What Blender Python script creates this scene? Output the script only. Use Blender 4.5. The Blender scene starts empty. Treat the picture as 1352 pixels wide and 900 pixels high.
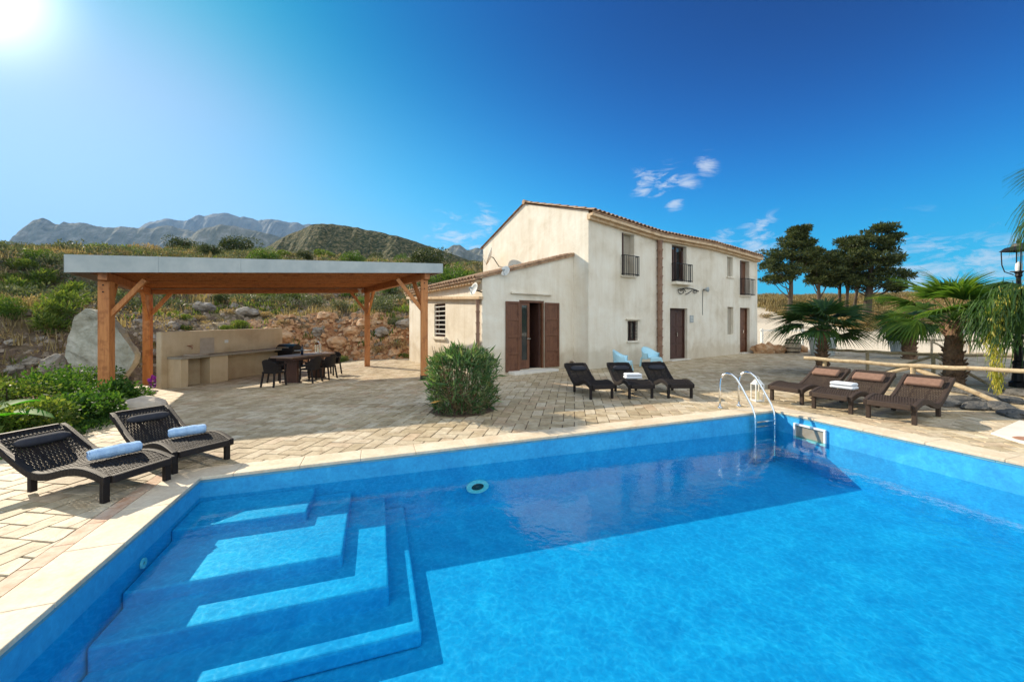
import bpy, math, random
from math import sin, cos, pi, radians, sqrt, atan2, exp
from mathutils import Vector, Matrix, noise
random.seed(7)
R = random.Random(11)
S = bpy.context.scene
COL = S.collection
FPX = 521.0; CX = 676.0; HY = 427.0; EYE = 1.6

# ---------------------------------------------------------------- helpers
def tag(o, label=None, cat=None, group=None, kind=None):
    if label: o['label'] = label
    if cat: o['category'] = cat
    if group: o['group'] = group
    if kind: o['kind'] = kind
    return o
def empty(name, loc, rz=0.0, label=None, cat=None, group=None):
    o = bpy.data.objects.new(name, None); COL.objects.link(o)
    o.location = loc; o.rotation_euler = (0, 0, rz); o.empty_display_size = .2
    return tag(o, label, cat, group)
def dup(root, loc, rz, label=None, group=None):
    def cp(o, parent):
        c = o.copy(); COL.objects.link(c)
        if parent is not None: c.parent = parent
        for ch in o.children: cp(ch, c)
        return c
    r = cp(root, None); r.location = loc; r.rotation_euler = (0, 0, rz)
    if label: r['label'] = label
    if group: r['group'] = group
    return r

class MB:
    def __init__(s): s.v = []; s.f = []; s.m = []; s.c = None
    def add(s, vs, fs, m=0):
        b = len(s.v); s.v.extend([tuple(p) for p in vs])
        for f in fs: s.f.append(tuple(b+i for i in f)); s.m.append(m)
    def poly(s, pts, m=0): s.add(pts, [tuple(range(len(pts)))], m)
    def hexa(s, p, m=0):   # 8 pts: bottom 4 ccw, top 4 ccw
        s.add(p, [(3,2,1,0),(4,5,6,7),(0,1,5,4),(1,2,6,5),(2,3,7,6),(3,0,4,7)], m)
    def box(s, c, d, rz=0.0, m=0, M=None):
        x, y, z = d[0]/2, d[1]/2, d[2]/2
        P = [Vector(q) for q in ((-x,-y,-z),(x,-y,-z),(x,y,-z),(-x,y,-z),(-x,-y,z),(x,-y,z),(x,y,z),(-x,y,z))]
        Rm = M if M is not None else Matrix.Rotation(rz, 3, 'Z')
        s.hexa([Vector(c)+Rm@q for q in P], m)
    def bar(s, a, b, w, h, m=0, up=Vector((0,0,1))):
        a = Vector(a); b = Vector(b); d = b-a; L = d.length
        if L < 1e-6: return
        d.normalize(); u = up
        if abs(d.dot(u)) > .98: u = Vector((0,1,0))
        x = d.cross(u).normalized(); y = x.cross(d).normalized()
        P = []
        for q in (a, b):
            for sx, sy in ((-1,-1),(1,-1),(1,1),(-1,1)): P.append(q + x*sx*w/2 + y*sy*h/2)
        s.add(P, [(3,2,1,0),(4,5,6,7),(0,1,5,4),(1,2,6,5),(2,3,7,6),(3,0,4,7)], m)
    def tube(s, pts, rad, n=8, m=0, cap=True):
        pts = [Vector(p) for p in pts]; N = len(pts)
        if not hasattr(rad, '__len__'): rad = [rad]*N
        T = []
        for i in range(N):
            d = pts[min(i+1, N-1)]-pts[max(i-1, 0)]
            T.append(d.normalized() if d.length > 1e-9 else Vector((0,0,1)))
        u = Vector((0,0,1)) if abs(T[0].z) < .9 else Vector((1,0,0))
        x = T[0].cross(u).normalized(); vs = []; fs = []
        for i in range(N):
            x = (x - T[i]*x.dot(T[i])).normalized(); y = T[i].cross(x)
            for k in range(n):
                a = 2*pi*k/n; vs.append(pts[i]+(x*cos(a)+y*sin(a))*rad[i])
        for i in range(N-1):
            for k in range(n):
                k2 = (k+1) % n; fs.append((i*n+k, i*n+k2, (i+1)*n+k2, (i+1)*n+k))
        if cap:
            fs.append(tuple(range(n-1, -1, -1))); fs.append(tuple((N-1)*n+k for k in range(n)))
        s.add(vs, fs, m)
    def lathe(s, prof, c=(0,0,0), n=20, m=0, M=None):
        vs = []; fs = []; c = Vector(c); K = len(prof)
        for (r, z) in prof:
            for k in range(n):
                a = 2*pi*k/n; p = Vector((r*cos(a), r*sin(a), z))
                if M is not None: p = M@p
                vs.append(c+p)
        for i in range(K-1):
            for k in range(n):
                k2 = (k+1) % n; fs.append((i*n+k, i*n+k2, (i+1)*n+k2, (i+1)*n+k))
        s.add(vs, fs, m)
    def build(s, name, mats, parent=None, world=True, smooth=False, uv=None, col=None):
        me = bpy.data.meshes.new(name)
        vs = s.v
        if parent is not None and world:
            root = parent
            while root.parent is not None: root = root.parent
            Mi = (Matrix.Translation(root.location) @ Matrix.Rotation(root.rotation_euler[2], 4, 'Z')).inverted()
            vs = [tuple(Mi@Vector(p)) for p in vs]
        me.from_pydata(vs, [], s.f)
        if not isinstance(mats, (list, tuple)): mats = [mats]
        for m in mats: me.materials.append(m)
        if len(mats) > 1: me.polygons.foreach_set('material_index', s.m)
        if smooth: me.polygons.foreach_set('use_smooth', [True]*len(s.f))
        if col:
            a = me.color_attributes.new('Col', 'FLOAT_COLOR', 'POINT')
            flat = []
            for c in col: flat.extend((c[0], c[1], c[2], 1.0))
            a.data.foreach_set('color', flat)
        me.update()
        o = bpy.data.objects.new(name, me); COL.objects.link(o)
        if parent is not None: o.parent = parent
        return o
def bevel(o, w=.01, seg=2):
    m = o.modifiers.new('bevel', 'BEVEL'); m.width = w; m.segments = seg; m.limit_method = 'ANGLE'; m.angle_limit = radians(40)
    return o
def sstep(a, b, x):
    t = max(0.0, min(1.0, (x-a)/(b-a))); return t*t*(3-2*t)
def lerp(a, b, t): return a+(b-a)*t
def interp(x, pts):
    if x <= pts[0][0]: return pts[0][1]
    for (a, b), (c, d) in zip(pts, pts[1:]):
        if x <= c: return b+(d-b)*(x-a)/(c-a)
    return pts[-1][1]
def fbm(x, y, z=0.0, o=4):
    return noise.fractal(Vector((x, y, z)), 1.0, 2.1, o)

# ground of the yard: falls slightly towards the left
def g(x, y=0):
    return .015*min(x, 14) - .008*max(0.0, -max(x,-14)-5.5)**1.8
def at(px, py, Y): return Vector(((px-CX)/FPX*Y, Y, EYE+(HY-py)/FPX*Y))
def G(px, py):
    Y = EYE*FPX/(py-HY)
    for _ in range(25): Y = (EYE-g((px-CX)/FPX*Y))*FPX/(py-HY)
    x = (px-CX)/FPX*Y
    return Vector((x, Y, g(x)))

# ---------------------------------------------------------------- materials
MATS = {}
def mat(name, base=(.5,.5,.5), rough=.8, metal=0.0, spec=None):
    m = bpy.data.materials.new(name); m.use_nodes = True
    b = m.node_tree.nodes['Principled BSDF']
    b.inputs['Base Color'].default_value = (*base, 1); b.inputs['Roughness'].default_value = rough
    b.inputs['Metallic'].default_value = metal
    if spec is not None: b.inputs['Specular IOR Level'].default_value = spec
    MATS[name] = m; return m
def N(m, t, **kw):
    n = m.node_tree.nodes.new(t)
    for k, v in kw.items(): setattr(n, k, v)
    return n
def L(m, a, b): m.node_tree.links.new(a, b)
def coords(m, kind='Object', scale=(1,1,1), rot=(0,0,0)):
    if kind == 'World':
        tc = N(m, 'ShaderNodeNewGeometry').outputs['Position']
    else: tc = N(m, 'ShaderNodeTexCoord').outputs[kind]
    mp = N(m, 'ShaderNodeMapping'); mp.inputs['Scale'].default_value = scale; mp.inputs['Rotation'].default_value = rot
    L(m, tc, mp.inputs[0]); return mp.outputs[0]
def tex_noise(m, vec, scale, detail=5, rough=.55, dist=0):
    n = N(m, 'ShaderNodeTexNoise'); n.inputs['Scale'].default_value = scale; n.inputs['Detail'].default_value = detail
    n.inputs['Roughness'].default_value = rough; n.inputs['Distortion'].default_value = dist
    L(m, vec, n.inputs['Vector']); return n.outputs['Fac']
def ramp(m, fac, stops):
    r = N(m, 'ShaderNodeValToRGB'); L(m, fac, r.inputs[0]); e = r.color_ramp.elements
    while len(e) > 2: e.remove(e[-1])
    for i, (p, c) in enumerate(stops):
        if i >= 2: e.new(p)
        e[i].position = p; e[i].color = (*c, 1) if len(c) == 3 else c
    return r.outputs[0]
def mix(m, fac, a, b, blend='MIX'):
    n = N(m, 'ShaderNodeMix', data_type='RGBA', blend_type=blend)
    for sck, v in ((n.inputs['Factor'], fac), (n.inputs[6], a), (n.inputs[7], b)):
        if isinstance(v, (int, float)): sck.default_value = v
        elif isinstance(v, tuple): sck.default_value = (*v, 1) if len(v) == 3 else v
        else: L(m, v, sck)
    return n.outputs[2]
def math_(m, op, a, b=0.0, clamp=False):
    n = N(m, 'ShaderNodeMath', operation=op, use_clamp=clamp)
    for i, v in enumerate((a, b)):
        if isinstance(v, (int, float)): n.inputs[i].default_value = v
        else: L(m, v, n.inputs[i])
    return n.outputs[0]
def bump(m, h, strength=.3, dist=.02, prev=None):
    b = N(m, 'ShaderNodeBump'); b.inputs['Strength'].default_value = strength; b.inputs['Distance'].default_value = dist
    L(m, h, b.inputs['Height'])
    if prev is not None: L(m, prev, b.inputs['Normal'])
    return b.outputs[0]
def P(m): return m.node_tree.nodes['Principled BSDF']
def setc(m, c): L(m, c, P(m).inputs['Base Color'])
def setn(m, n): L(m, n, P(m).inputs['Normal'])
def island(m): return N(m, 'ShaderNodeNewGeometry').outputs['Random Per Island']
def bc(v): return v

def simple_noise_mat(name, c1, c2, scale=6, rough=.85, bs=.3, bd=.01, kind='Object', bscale=None, vscale=(1,1,1), metal=0, c3=None):
    m = mat(name, c1, rough, metal)
    v = coords(m, kind, vscale)
    f = tex_noise(m, v, scale, 6, .6)
    st = [(.32, c1), (.68, c2)]
    if c3: st = [(.28, c1), (.72, c3), (.5, c2)]
    c = ramp(m, f, sorted(st, key=lambda s: s[0]) if not c3 else [(.28, c1), (.5, c2), (.72, c3)])
    setc(m, c); setn(m, bump(m, tex_noise(m, v, bscale or scale*5, 5), bs, bd)); return m

# plaster
def plaster(name, a, b, c, streak=.24):
    m = mat(name, a, .92)
    v = coords(m, 'World')
    big = tex_noise(m, v, .9, 6, .62, .4)
    col = ramp(m, big, [(.34, b), (.5, a), (.66, c)])
    vs = coords(m, 'World', (2.4, 2.4, .22))
    st = tex_noise(m, vs, 1.6, 6, .65, .2)
    stc = ramp(m, st, [(.36, (.70,.62,.5)), (.56, (1,1,1))])
    col = mix(m, streak, col, stc, 'MULTIPLY')
    # rising damp close to the ground and wash-off stains
    sep = N(m, 'ShaderNodeSeparateXYZ'); L(m, N(m, 'ShaderNodeNewGeometry').outputs['Position'], sep.inputs[0])
    zz = math_(m, 'ADD', sep.outputs[2], math_(m, 'MULTIPLY', tex_noise(m, v, 2.2, 5), -1.1))
    damp = ramp(m, zz, [(.0, (.80,.76,.70)), (.35, (1,1,1))])
    col = mix(m, .8, col, damp, 'MULTIPLY')
    setc(m, col)
    n1 = bump(m, tex_noise(m, v, 3.0, 6, .6), .35, .05)
    setn(m, bump(m, tex_noise(m, v, 38, 5, .7), .35, .008, n1)); return m
M_plaster = plaster('plaster', (.77,.71,.60), (.67,.60,.48), (.82,.78,.68))
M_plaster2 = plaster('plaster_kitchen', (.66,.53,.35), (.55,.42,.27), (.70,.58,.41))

# paver
def paver_mat():
    m = mat('stamped_paving', (.5,.42,.3), .8)
    ri = island(m)
    base = ramp(m, ri, [(0, (.42,.335,.205)), (.3, (.50,.41,.27)), (.55, (.57,.48,.335)), (.8, (.64,.56,.42)), (1, (.51,.38,.245))])
    v = coords(m, 'World')
    big = tex_noise(m, v, .35, 5, .6, .3)
    base = mix(m, .75, base, ramp(m, big, [(.35, (.74,.72,.70)), (.62, (1.0,1.0,1.0))]), 'MULTIPLY')
    f = tex_noise(m, v, 7, 6, .68, .6)
    st = ramp(m, f, [(.36, (.62,.52,.42)), (.5, (.92,.9,.86)), (.64, (1.25,1.26,1.25))])
    base = mix(m, .62, base, st, 'MULTIPLY')
    fine = tex_noise(m, v, 60, 4, .7)
    base = mix(m, .35, base, ramp(m, fine, [(.3, (.7,.66,.6)), (.7, (1.15,1.15,1.15))]), 'MULTIPLY')
    setc(m, base)
    n1 = bump(m, tex_noise(m, coords(m, 'World', (1,1,1)), 9, 6, .65, .8), .6, .02)
    setn(m, bump(m, fine, .25, .006, n1))
    P(m).inputs['Roughness'].default_value = .72
    return m
M_paver = paver_mat()
M_joint = simple_noise_mat('joint_mortar', (.085,.066,.045), (.17,.135,.095), 14, .95, .5, .01, 'World')
M_redpaver = simple_noise_mat('border_brick', (.50,.27,.16), (.62,.45,.32), 9, .85, .5, .012, 'World', c3=(.68,.56,.43))
def coping_mat():
    m = mat('coping_stone', (.62,.52,.38), .75)
    v = coords(m, 'World')
    c = ramp(m, tex_noise(m, v, 1.6, 7, .68, .5), [(.3, (.54,.42,.28)), (.5, (.66,.56,.42)), (.7, (.74,.66,.52))])
    c = mix(m, .5, c, ramp(m, tex_noise(m, v, 22, 6, .75), [(.35, (.78,.70,.60)), (.6, (1.08,1.08,1.06))]), 'MULTIPLY')
    setc(m, c); setn(m, bump(m, tex_noise(m, v, 45, 6, .7), .4, .006)); return m
M_coping = coping_mat()
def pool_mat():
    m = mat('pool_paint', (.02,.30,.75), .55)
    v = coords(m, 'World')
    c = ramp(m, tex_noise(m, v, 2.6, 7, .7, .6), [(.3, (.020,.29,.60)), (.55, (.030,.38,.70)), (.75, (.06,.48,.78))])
    c = mix(m, .5, c, ramp(m, tex_noise(m, v, 17, 4, .65, 1.2), [(.36, (.72,.80,.86)), (.5, (1,1,1)), (.66, (1.5,1.28,1.16))]), 'MULTIPLY')  # fine paint mottling that also paints in rippled light on the floor
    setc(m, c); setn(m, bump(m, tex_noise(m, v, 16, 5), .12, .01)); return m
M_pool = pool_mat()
M_pooledge = simple_noise_mat('weathered_pool_rim', (.06,.28,.45), (.16,.38,.42), 8, .7, .3, .006, 'World')
def water_mat():
    m = bpy.data.materials.new('water'); m.use_nodes = True; nt = m.node_tree; nt.nodes.clear()
    out = N(m, 'ShaderNodeOutputMaterial'); mx = N(m, 'ShaderNodeMixShader'); tr = N(m, 'ShaderNodeBsdfTransparent'); gl = N(m, 'ShaderNodeBsdfGlossy')
    v = coords(m, 'World')
    # caustic light imitated by cells in the surface tint; bump uses separate noise
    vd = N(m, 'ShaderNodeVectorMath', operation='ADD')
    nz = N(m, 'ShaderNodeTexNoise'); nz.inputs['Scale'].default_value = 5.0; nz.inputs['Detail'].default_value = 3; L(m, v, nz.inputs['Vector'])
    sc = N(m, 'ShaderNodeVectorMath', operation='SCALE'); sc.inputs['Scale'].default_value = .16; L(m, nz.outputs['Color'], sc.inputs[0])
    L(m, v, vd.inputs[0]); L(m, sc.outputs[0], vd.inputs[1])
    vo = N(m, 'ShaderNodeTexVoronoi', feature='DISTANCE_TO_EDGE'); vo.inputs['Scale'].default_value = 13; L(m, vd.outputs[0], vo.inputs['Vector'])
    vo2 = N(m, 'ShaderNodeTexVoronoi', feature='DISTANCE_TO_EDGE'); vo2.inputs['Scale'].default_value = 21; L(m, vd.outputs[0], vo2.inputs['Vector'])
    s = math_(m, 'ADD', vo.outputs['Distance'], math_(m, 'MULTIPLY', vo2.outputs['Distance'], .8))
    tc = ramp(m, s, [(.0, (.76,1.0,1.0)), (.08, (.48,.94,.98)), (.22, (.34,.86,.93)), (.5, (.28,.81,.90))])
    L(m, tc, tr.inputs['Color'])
    gl.inputs['Roughness'].default_value = .015
    w = tex_noise(m, v, 3.2, 4, .5, .6); w2 = tex_noise(m, v, 14, 3, .5, .3)
    nb = bump(m, w, .10, .05); nb = bump(m, w2, .14, .010, nb)
    L(m, nb, gl.inputs['Normal'])
    dp = N(m, 'ShaderNodeVectorMath', operation='DOT_PRODUCT'); L(m, nb, dp.inputs[0]); L(m, N(m, 'ShaderNodeNewGeometry').outputs['Incoming'], dp.inputs[1])
    co_ = math_(m, 'SUBTRACT', 1.0, math_(m, 'ABSOLUTE', dp.outputs['Value']), True)
    frs = math_(m, 'ADD', .03, math_(m, 'MULTIPLY', math_(m, 'POWER', co_, 5.0), .98), True)
    L(m, frs, mx.inputs[0]); L(m, tr.outputs[0], mx.inputs[1]); L(m, gl.outputs[0], mx.inputs[2]); L(m, mx.outputs[0], out.inputs['Surface'])
    return m
M_water = water_mat()

def wood_mat(name, a, b, scale=3, axis=(8,8,.6), rough=.6):
    m = mat(name, a, rough)
    v = coords(m, 'Object', axis)
    f = tex_noise(m, v, scale, 6, .65, .8)
    c = ramp(m, f, [(.3, b), (.6, a)])
    v2 = coords(m, 'World'); k = tex_noise(m, v2, 4.5, 3)
    c = mix(m, .6, c, ramp(m, k, [(.34, (.5,.4,.34)), (.46, (1,1,1))]), 'MULTIPLY')
    setc(m, c); setn(m, bump(m, f, .25, .006)); return m
M_wood = wood_mat('stained_timber', (.56,.235,.075), (.40,.14,.04))
M_woodh = wood_mat('stained_board', (.47,.19,.065), (.30,.105,.035), 3, (.8,8,8))
M_door = wood_mat('door_wood', (.085,.036,.024), (.045,.018,.013), 3, (10,10,.8), .55)
M_shutter = wood_mat('shutter_wood', (.17,.068,.032), (.09,.034,.017), 3, (10,10,.8), .5)
M_pole = wood_mat('fence_pole_wood', (.56,.44,.27), (.36,.26,.15), 4, (3,3,3), .8)
M_poleg = wood_mat('weathered_pole_wood', (.50,.42,.31), (.33,.26,.18), 4, (3,3,3), .85)
M_tabletop = wood_mat('table_wood', (.22,.14,.10), (.14,.09,.06), 4, (8,1,8), .5)
M_fascia = simple_noise_mat('zinc_fascia', (.33,.39,.41), (.44,.49,.50), 2.5, .45, .1, .004, 'World', metal=.0)
M_tile = mat('roof_tile', (.3,.17,.1), .9)
def _t():
    m = M_tile; ri = island(m); v = coords(m, 'World')
    c = ramp(m, tex_noise(m, v, 5, 6, .7), [(.3, (.17,.10,.065)), (.5, (.36,.22,.13)), (.7, (.50,.36,.23))])
    setc(m, c); setn(m, bump(m, tex_noise(m, v, 30, 5), .5, .01))
_t()
M_cornice = simple_noise_mat('cornice_tile', (.40,.24,.13), (.62,.45,.28), 5, .9, .5, .015, 'World', c3=(.66,.53,.37))
M_terracotta = simple_noise_mat('terracotta_pipe', (.19,.10,.065), (.33,.21,.145), 5, .85, .4, .01, 'World')
M_iron = mat('black_iron', (.018,.017,.018), .45, .6)
M_steel = mat('polished_steel', (.78,.80,.82), .16, 1.0)
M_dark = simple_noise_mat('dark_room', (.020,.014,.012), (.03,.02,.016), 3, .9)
M_glass = mat('window_glass', (.03,.035,.035), .03, 0.0, 1.0)
M_white = simple_noise_mat('white_paint', (.74,.74,.71), (.66,.66,.63), 4, .6, .1, .004)
M_whitepl = mat('white_plastic', (.74,.75,.74), .45)
M_bluepl = mat('pale_blue_plastic', (.42,.70,.82), .4)
M_towel = simple_noise_mat('towel_cotton', (.80,.82,.86), (.72,.75,.80), 20, .98, .9, .012, bscale=120)
M_bluetowel = simple_noise_mat('towel_pale_blue', (.36,.56,.84), (.44,.64,.88), 20, .98, .9, .012, bscale=120)
M_cloth_d = simple_noise_mat('dark_cushion', (.020,.022,.032), (.03,.032,.042), 20, .9, .4, .004)
M_cloth_b = simple_noise_mat('brown_cushion', (.20,.11,.075), (.25,.145,.10), 20, .9, .5, .004)
def wicker(name, a, b):
    m = mat(name, a, .6, 0, .22)
    v = coords(m, 'Object')
    w1 = N(m, 'ShaderNodeTexWave', bands_direction='X'); w1.inputs['Scale'].default_value = 16; w1.inputs['Distortion'].default_value = .4; L(m, v, w1.inputs[0])
    c = mix(m, tex_noise(m, v, 9, 5), a, b); c = mix(m, .5, c, ramp(m, w1.outputs['Fac'], [(.1, (.45,.45,.45)), (.6, (1.1,1.1,1.1))]), 'MULTIPLY')
    setc(m, c); setn(m, bump(m, w1.outputs['Fac'], .8, .008)); return m
M_wick = wicker('black_wicker', (.013,.010,.010), (.026,.020,.019))
M_wickb = wicker('brown_wicker', (.045,.030,.023), (.085,.058,.044))
M_rock = simple_noise_mat('grey_rock', (.12,.105,.085), (.25,.22,.185), 2.2, .95, 1.0, .08, 'Object', 9, c3=(.38,.34,.29))
M_rockd = simple_noise_mat('dark_rock', (.07,.068,.065), (.15,.145,.135), 2.2, .95, 1.0, .08, 'Object', 9)
M_rockw = simple_noise_mat('pale_limestone', (.24,.235,.18), (.40,.40,.33), 3.2, .9, .9, .05, 'Object', 11, c3=(.52,.51,.44))
M_rockr = simple_noise_mat('reddish_rock', (.32,.15,.07), (.46,.27,.14), 2.2, .95, .8, .05, 'Object', 9, c3=(.5,.38,.26))
M_bark = simple_noise_mat('bark', (.055,.038,.028), (.11,.08,.056), 6, .95, .9, .03, 'Object', 18, (1,1,.3))
M_palmbark = simple_noise_mat('palm_bark', (.13,.075,.045), (.26,.15,.085), 9, .95, 1, .04, 'Object', 20)
M_potg = mat('grey_plastic_pot', (.33,.37,.38), .6)
M_stonepot = simple_noise_mat('cast_stone', (.42,.35,.28), (.52,.45,.37), 5, .9, .4, .01)
M_terra = simple_noise_mat('terracotta', (.30,.14,.085), (.42,.23,.15), 5, .85, .4, .01)
M_concrete = simple_noise_mat('pale_concrete', (.60,.57,.51), (.70,.67,.61), 2, .8, .3, .006, 'World')
M_counter = simple_noise_mat('counter_stone', (.24,.21,.16), (.33,.30,.24), 3, .5, .2, .004)
M_purple = mat('purple_petal', (.32,.03,.42), .6)
M_soil = simple_noise_mat('bed_soil', (.10,.065,.04), (.17,.11,.07), 6, .98, .9, .03, 'World')
def leaf_mat(name, stops, trans=.35, rough=.5):
    m = mat(name, stops[0][1], max(rough, .55), 0, .22)
    nt = m.node_tree; ri = island(m)
    c = ramp(m, ri, stops)
    v = coords(m, 'World'); c = mix(m, .5, c, ramp(m, tex_noise(m, v, 1.7, 3), [(.35, (.62,.66,.6)), (.65, (1.3,1.25,1.1))]), 'MULTIPLY')
    setc(m, c)
    tl = N(m, 'ShaderNodeBsdfTranslucent'); mx = N(m, 'ShaderNodeMixShader'); mx.inputs[0].default_value = trans
    c2 = mix(m, .6, c, (1.0,1.0,.35), 'MULTIPLY'); c3 = mix(m, 1.0, c2, (1.9,1.9,1.4), 'MULTIPLY')
    L(m, c3, tl.inputs['Color'])
    L(m, P(m).outputs[0], mx.inputs[1]); L(m, tl.outputs[0], mx.inputs[2])
    L(m, mx.outputs[0], nt.nodes['Material Output'].inputs['Surface']); return m
M_leafd = leaf_mat('cypress_foliage', [(0, (.020,.034,.014)), (.5, (.05,.072,.026)), (1, (.12,.135,.045))], .15)
M_leafg = leaf_mat('shrub_foliage', [(0, (.03,.075,.016)), (.5, (.06,.12,.022)), (1, (.12,.18,.03))], .35)
M_leafo = leaf_mat('oleander_foliage', [(0, (.035,.085,.03)), (.5, (.075,.15,.06)), (.94, (.19,.27,.13)), (1, (.24,.14,.07))], .3)
M_leaff = leaf_mat('flowerbed_foliage', [(0, (.02,.07,.012)), (.5, (.045,.11,.018)), (1, (.10,.18,.03))], .35, .6)
M_palm = leaf_mat('palm_frond', [(0, (.022,.060,.022)), (.5, (.04,.09,.026)), (1, (.075,.14,.03))], .3, .42)
M_palmy = leaf_mat('yellow_green_frond', [(0, (.045,.11,.022)), (.5, (.085,.16,.028)), (1, (.16,.23,.035))], .45, .42)
M_dryleaf = leaf_mat('dry_foliage', [(0, (.20,.13,.07)), (.5, (.30,.21,.11)), (1, (.42,.32,.18))], .25)
M_flower = leaf_mat('palm_blossom', [(0, (.20,.24,.03)), (.5, (.36,.36,.06)), (1, (.52,.44,.12))], .3)
M_grass = leaf_mat('dry_grass', [(0, (.14,.10,.045)), (.5, (.27,.205,.105)), (1, (.42,.34,.20))], .2)
M_grassg = leaf_mat('green_grass', [(0, (.045,.085,.015)), (.5, (.09,.14,.028)), (1, (.18,.21,.05))], .35)
M_banana = leaf_mat('banana_leaf', [(0, (.04,.19,.015)), (1, (.07,.26,.02))], .5, .65)
M_olive = leaf_mat('grey_green_foliage', [(0, (.045,.06,.035)), (.5, (.08,.10,.06)), (1, (.14,.15,.09))], .25)

def terrain_mat():
    m = mat('hillside_earth', (.2,.15,.1), .97)
    at_ = N(m, 'ShaderNodeVertexColor'); at_.layer_name = 'Col'
    sep = N(m, 'ShaderNodeSeparateColor'); L(m, at_.outputs[0], sep.inputs[0])
    v = coords(m, 'World')
    n1 = tex_noise(m, v, 1.1, 8, .7, .5); n2 = tex_noise(m, v, 6, 7, .7, .3); n3 = tex_noise(m, v, .16, 6, .65)
    n4 = tex_noise(m, v, 3.2, 9, .8, .6)
    earth = ramp(m, n4, [(.32, (.035,.022,.016)), (.44, (.11,.07,.046)), (.55, (.22,.15,.10)), (.68, (.40,.31,.22))])
    scrub = ramp(m, n1, [(.32, (.05,.06,.025)), (.5, (.16,.14,.06)), (.64, (.30,.24,.10))])
    earth = mix(m, ramp(m, n1, [(.45, (0,0,0)), (.62, (.6,.6,.6))]), earth, scrub)
    redd = ramp(m, n4, [(.3, (.08,.030,.014)), (.43, (.24,.095,.038)), (.55, (.42,.21,.09)), (.72, (.55,.40,.24))])
    gravel = ramp(m, n2, [(.25, (.50,.42,.31)), (.5, (.60,.52,.40)), (.75, (.68,.61,.50))])
    gravel = mix(m, .5, gravel, ramp(m, tex_noise(m, v, 40, 4, .8), [(.3, (.75,.75,.75)), (.7, (1.15,1.15,1.15))]), 'MULTIPLY')
    green = ramp(m, mix(m, .4, n4, n1), [(.36, (.035,.045,.014)), (.5, (.11,.11,.04)), (.64, (.27,.21,.11))])
    def brk(ch): return math_(m, 'MULTIPLY', math_(m, 'SUBTRACT', math_(m, 'ADD', ch, math_(m, 'MULTIPLY', n2, .6)), .62, False), 3.5, True)
    c = mix(m, brk(sep.outputs[1]), earth, green)
    c = mix(m, brk(sep.outputs[2]), c, redd)
    c = mix(m, brk(sep.outputs[0]), c, gravel)
    setc(m, c)
    h = math_(m, 'MULTIPLY', math_(m, 'ADD', n2, math_(m, 'MULTIPLY', tex_noise(m, v, 18, 6, .75), .5)), math_(m, 'SUBTRACT', 1.1, sep.outputs[0]))
    setn(m, bump(m, h, .9, .16)); return m
M_terrain = terrain_mat()
def hill_mat(name, stops, scale, bs, bd):
    m = mat(name, stops[0][1], 1.0, 0, .1)
    v = coords(m, 'World'); f = tex_noise(m, v, scale, 10, .72, .3)
    setc(m, ramp(m, f, stops)); setn(m, bump(m, f, bs, bd)); return m

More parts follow.
